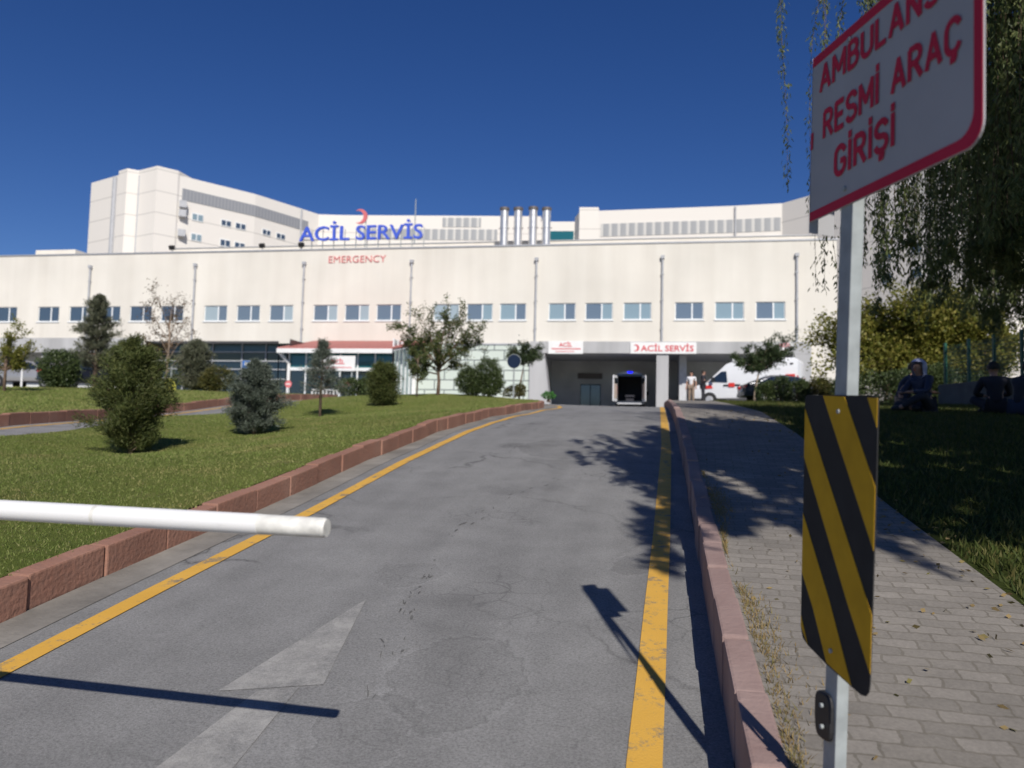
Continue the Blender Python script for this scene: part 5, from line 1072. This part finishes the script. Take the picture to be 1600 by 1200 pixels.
    for v in list(b.verts):
        f_, u_, r_ = v.co.y, v.co.z, v.co.x; k = 1.22 if scarf else 1.0
        if f_ < -.35 and u_ < .38: b.verts.remove(v); continue
        if not scarf and u_ < -.45: b.verts.remove(v); continue
        dz = .118 * u_ * k - (.10 if scarf and u_ < -.2 else 0); w_ = 1.35 if scarf and u_ < -.45 else 1
        v.co = hd + up_ * (.022 + dz) - fw * (f_ * .122 * k * w_ + .008) + rt * (r_ * .106 * k * w_)
    me = bpy.data.meshes.new('hair'); b.to_mesh(me); b.free(); link('headscarf' if scarf else 'hair', me, scarf or hair, e, True); return e
def standing(H=1.74, arm=(.1, -.02), fold=False):
    k = H / 1.74; J = dict(pelvis=(0, 0, .95), chest=(0, -.01, 1.3), neck=(0, -.01, 1.47), head=(0, -.03, 1.6))
    for s_, x in (('l', 1), ('r', -1)):
        J['sh_' + s_] = (x * .19, 0, 1.4); J['el_' + s_] = (x * .25, .03, 1.12); J['wr_' + s_] = (x * (.1 if fold else .26), -.2 if fold else -.06, 1.12 if fold else .88)
        J['hip_' + s_] = (x * .09, 0, .9); J['kn_' + s_] = (x * .1, -.02, .48); J['an_' + s_] = (x * .11, .02, .08); J['toe_' + s_] = (x * .13, -.13, .04)
    return {a: tuple(c_ * k for c_ in b) for a, b in J.items()}
def sitting(lean=.1):
    J = dict(pelvis=(0, 0, .13), chest=(0, -lean * .4, .48), neck=(0, -lean, .66), head=(0, -lean - .03, .79))
    for s_, x in (('l', 1), ('r', -1)):
        J['sh_' + s_] = (x * .18, -lean * .7, .58); J['el_' + s_] = (x * .27, -lean - .12, .36); J['wr_' + s_] = (x * .12, -lean - .32, .34); J['hip_' + s_] = (x * .1, -.03, .13); J['kn_' + s_] = (x * .3, -.38, .2 + .08 * x); J['an_' + s_] = (-x * .06, -.42 - .08 * x, .07); J['toe_' + s_] = (-x * .18, -.45 - .1 * x, .06)
    return J
a = cpos(1080, 633, 43.0, .22); person(a, R(-15), 'person in a white short-sleeved shirt and beige trousers standing by the gate pillar', standing(1.72), 'clothwhite', 'clothbeige')
a = cpos(1098, 633, 42.5, .22); person(a, R(95), 'person in dark clothes standing at the nose of the white ambulance', standing(1.78, fold=True), 'clothdark', 'clothdark', sleeve='long')
a = cpos(1408, 672, 15.2, .235); person(a, R(70), 'person in dark clothes sitting on the grass left of the pale headscarf', sitting(.22), 'clothnavy', 'clothdark', sleeve='long', group='people sitting on the shaded grass')
a = cpos(1446, 672, 14.2, .235); person(a, R(-60), 'person with a pale blue headscarf sitting on the shaded grass', sitting(.12), 'clothnavy', 'clothdark', scarf='clothblue', sleeve='long', group='people sitting on the shaded grass')
a = cpos(1556, 672, 14.0, .235); person(a, R(170), 'person in black sitting on the grass with the back turned, near the fence', sitting(.08), 'clothdark', 'clothdark', sleeve='long', group='people sitting on the shaded grass')
a = cpos(1596, 676, 13.2, .235); person(a, R(120), 'person in black sitting on the grass cut by the right edge of the view', sitting(.2), 'clothdark', 'clothnavy', sleeve='long', group='people sitting on the shaded grass')

# ------------------------------------------------------------------ small street furniture
c = gp(802, 614, 29.5)
e = empty('round_sign', c, 0, 'round navy traffic sign on a post between the clipped shrubs and the gate', 'sign'); zc = atD(801, 564, 29.5).z - c[2]
MB().tube([(0, .03, -.1), (0, .03, zc + .2)], .03, 10).build('post', 'galv', e); MB().tube([(0, -.02, zc), (0, 0, zc)], .245, 28).build('disc', 'navy', e); MB().tube([(0, -.001, zc), (0, .012, zc)], .262, 28).build('rim', 'galv', e)
c = gp(383, 606, 48); zc = atD(383, 569, 48).z - c[2]
e = empty('blue_sign', c, 0, 'small square blue sign before the dark recessed glazing', 'sign'); MB().tube([(0, .05, -.2), (0, .05, zc)], .03, 8).build('post', 'galv', e); MB().bx(-.24, .24, -.02, .01, zc - .26, zc + .22).build('panel', 'bluesign', e, bev=.01); MB().bx(-.1, .1, -.025, -.021, zc - .05, zc + .12).build('symbol', 'white', e)
c = gp(31, 606, 40); zc = atD(31, 563, 40).z - c[2]
e = empty('blue_sign', c, 0, 'dark blue sign on a pale post by the silver car at far left', 'sign'); MB().tube([(0.03, .05, -.2), (0.03, .05, zc)], .05, 8).build('post', 'white', e); MB().bx(-.2, .2, -.02, .01, zc - .35, zc + .25).build('panel', 'navy', e, bev=.01)
c = gp(265, 610, 36); e = empty('chevron_marker', c, 0, 'yellow marker with a black upward chevron on the lawn right of the broad pine bush', 'sign'); s = px(1, 36)
MB().prism([(-10 * s, 0, 0), (-10 * s, 0, 8 * s), (-3 * s, 0, 19 * s), (3 * s, 0, 19 * s), (10 * s, 0, 8 * s), (10 * s, 0, 0)], (0, 1, 0), .04).build('panel', 'brightyellow', e)
p = MB(); p.prism([(-7 * s, -.006, 3 * s), (0, -.006, 11 * s), (7 * s, -.006, 3 * s), (7 * s, -.006, 0), (0, -.006, 7 * s), (-7 * s, -.006, 0)], (0, 1, 0), .004); p.build('chevron', 'signblack', e); MB().tube([(0, .06, -.1), (0, .06, 38 * s)], .035, 8).build('post', 'galv', e)
for u_, w_, lb in ((292, .2, 'narrow white gatepost left of the wider one on the far lawn'), (302, .28, 'wider white gatepost at the far lawn edge')):
    c = gp(u_, 609, 39); H = px(24, 39); o_ = MB().bx(-w_ / 2, w_ / 2, -w_ / 2, w_ / 2, -.1, H); o_.bx(-w_ / 2 - .03, w_ / 2 + .03, -w_ / 2 - .03, w_ / 2 + .03, H + .002, H + .06); tag(o_.build('gatepost', 'white', None, loc=c, bev=.01), lb, 'post', 'white gateposts')
for u_, lb in ((450, 'small red no-entry disc near the left canopy strut'), (540, 'small red no-entry disc before the entrance doors')):
    c = gp(u_, 611, 44); zc = atD(u_, 600, 44).z - c[2]; e = empty('no_entry_sign', c, 0, lb, 'sign', 'small red signs before the entrance'); MB().tube([(0, .04, -.2), (0, .04, zc)], .025, 8).build('post', 'galv', e); MB().tube([(0, -.01, zc), (0, .01, zc)], .2, 20).build('disc', 'redpale', e); MB().bx(-.12, .12, -.016, -.012, zc - .035, zc + .035).build('bar', 'white', e)
a = gp(488, 612, 42); b = gp(536, 612, 42); e = empty('low_railing', ((a[0] + b[0]) / 2, a[1], a[2]), 0, 'low white railing in front of the glazed entrance', 'railing'); L = (b[0] - a[0]) / 2; p = MB()
for x in np.linspace(-L, L, 9): MB().bx(x - .04, x + .04, -.04, .04, -.2, .3).build('post', 'white', e)
MB().bx(-L, L, -.02, .02, .22, .28).build('rail', 'white', e)
# fence with low wall, right
def fpos(u, D): p = atD(u, 640, D); return Vector((p.x, p.y, Tz(p.x, p.y) + .235))
fa, fb = fpos(1478, 24), fpos(1700, 19); fdv = (fb - fa); fL = math.hypot(fdv.x, fdv.y); fz = max(fa.z, fb.z)
lw_ = MB(); ux = Vector((fdv.x, fdv.y, 0)).normalized(); fang = math.atan2(ux.y, ux.x); mid = (fa + fb) / 2
tag(lw_.box((mid.x, mid.y, fz + .1), (fL + .4, .22, 1.0), fang).build('low_wall', 'wallgrey', None, bev=.02), 'low grey concrete wall under the green fence', 'wall')
zt = fz + .6; fe = empty('mesh_fence', (fa.x, fa.y, zt), fang, 'green wire mesh fence standing on the low wall behind the seated people', 'fence')
p = MB(); nP = 6
for k in range(nP): x = fL * k / (nP - 1); MB().bx(x - .035, x + .035, -.035, .035, 0.002, 1.25).build('post', 'fencegreen', fe)
for k in range(nP - 1):
    x0, x1 = fL * k / (nP - 1) + .04, fL * (k + 1) / (nP - 1) - .04; p = MB()
    for x in np.arange(x0, x1, .06): p.bx(x - .004, x + .004, -.004, .004, .05, 1.15)
    for z_ in np.arange(.06, 1.16, .11): p.bx(x0, x1, -.012, -.0045, z_ - .006, z_ + .006)
    p.build('mesh_panel', 'fencegreen', fe)
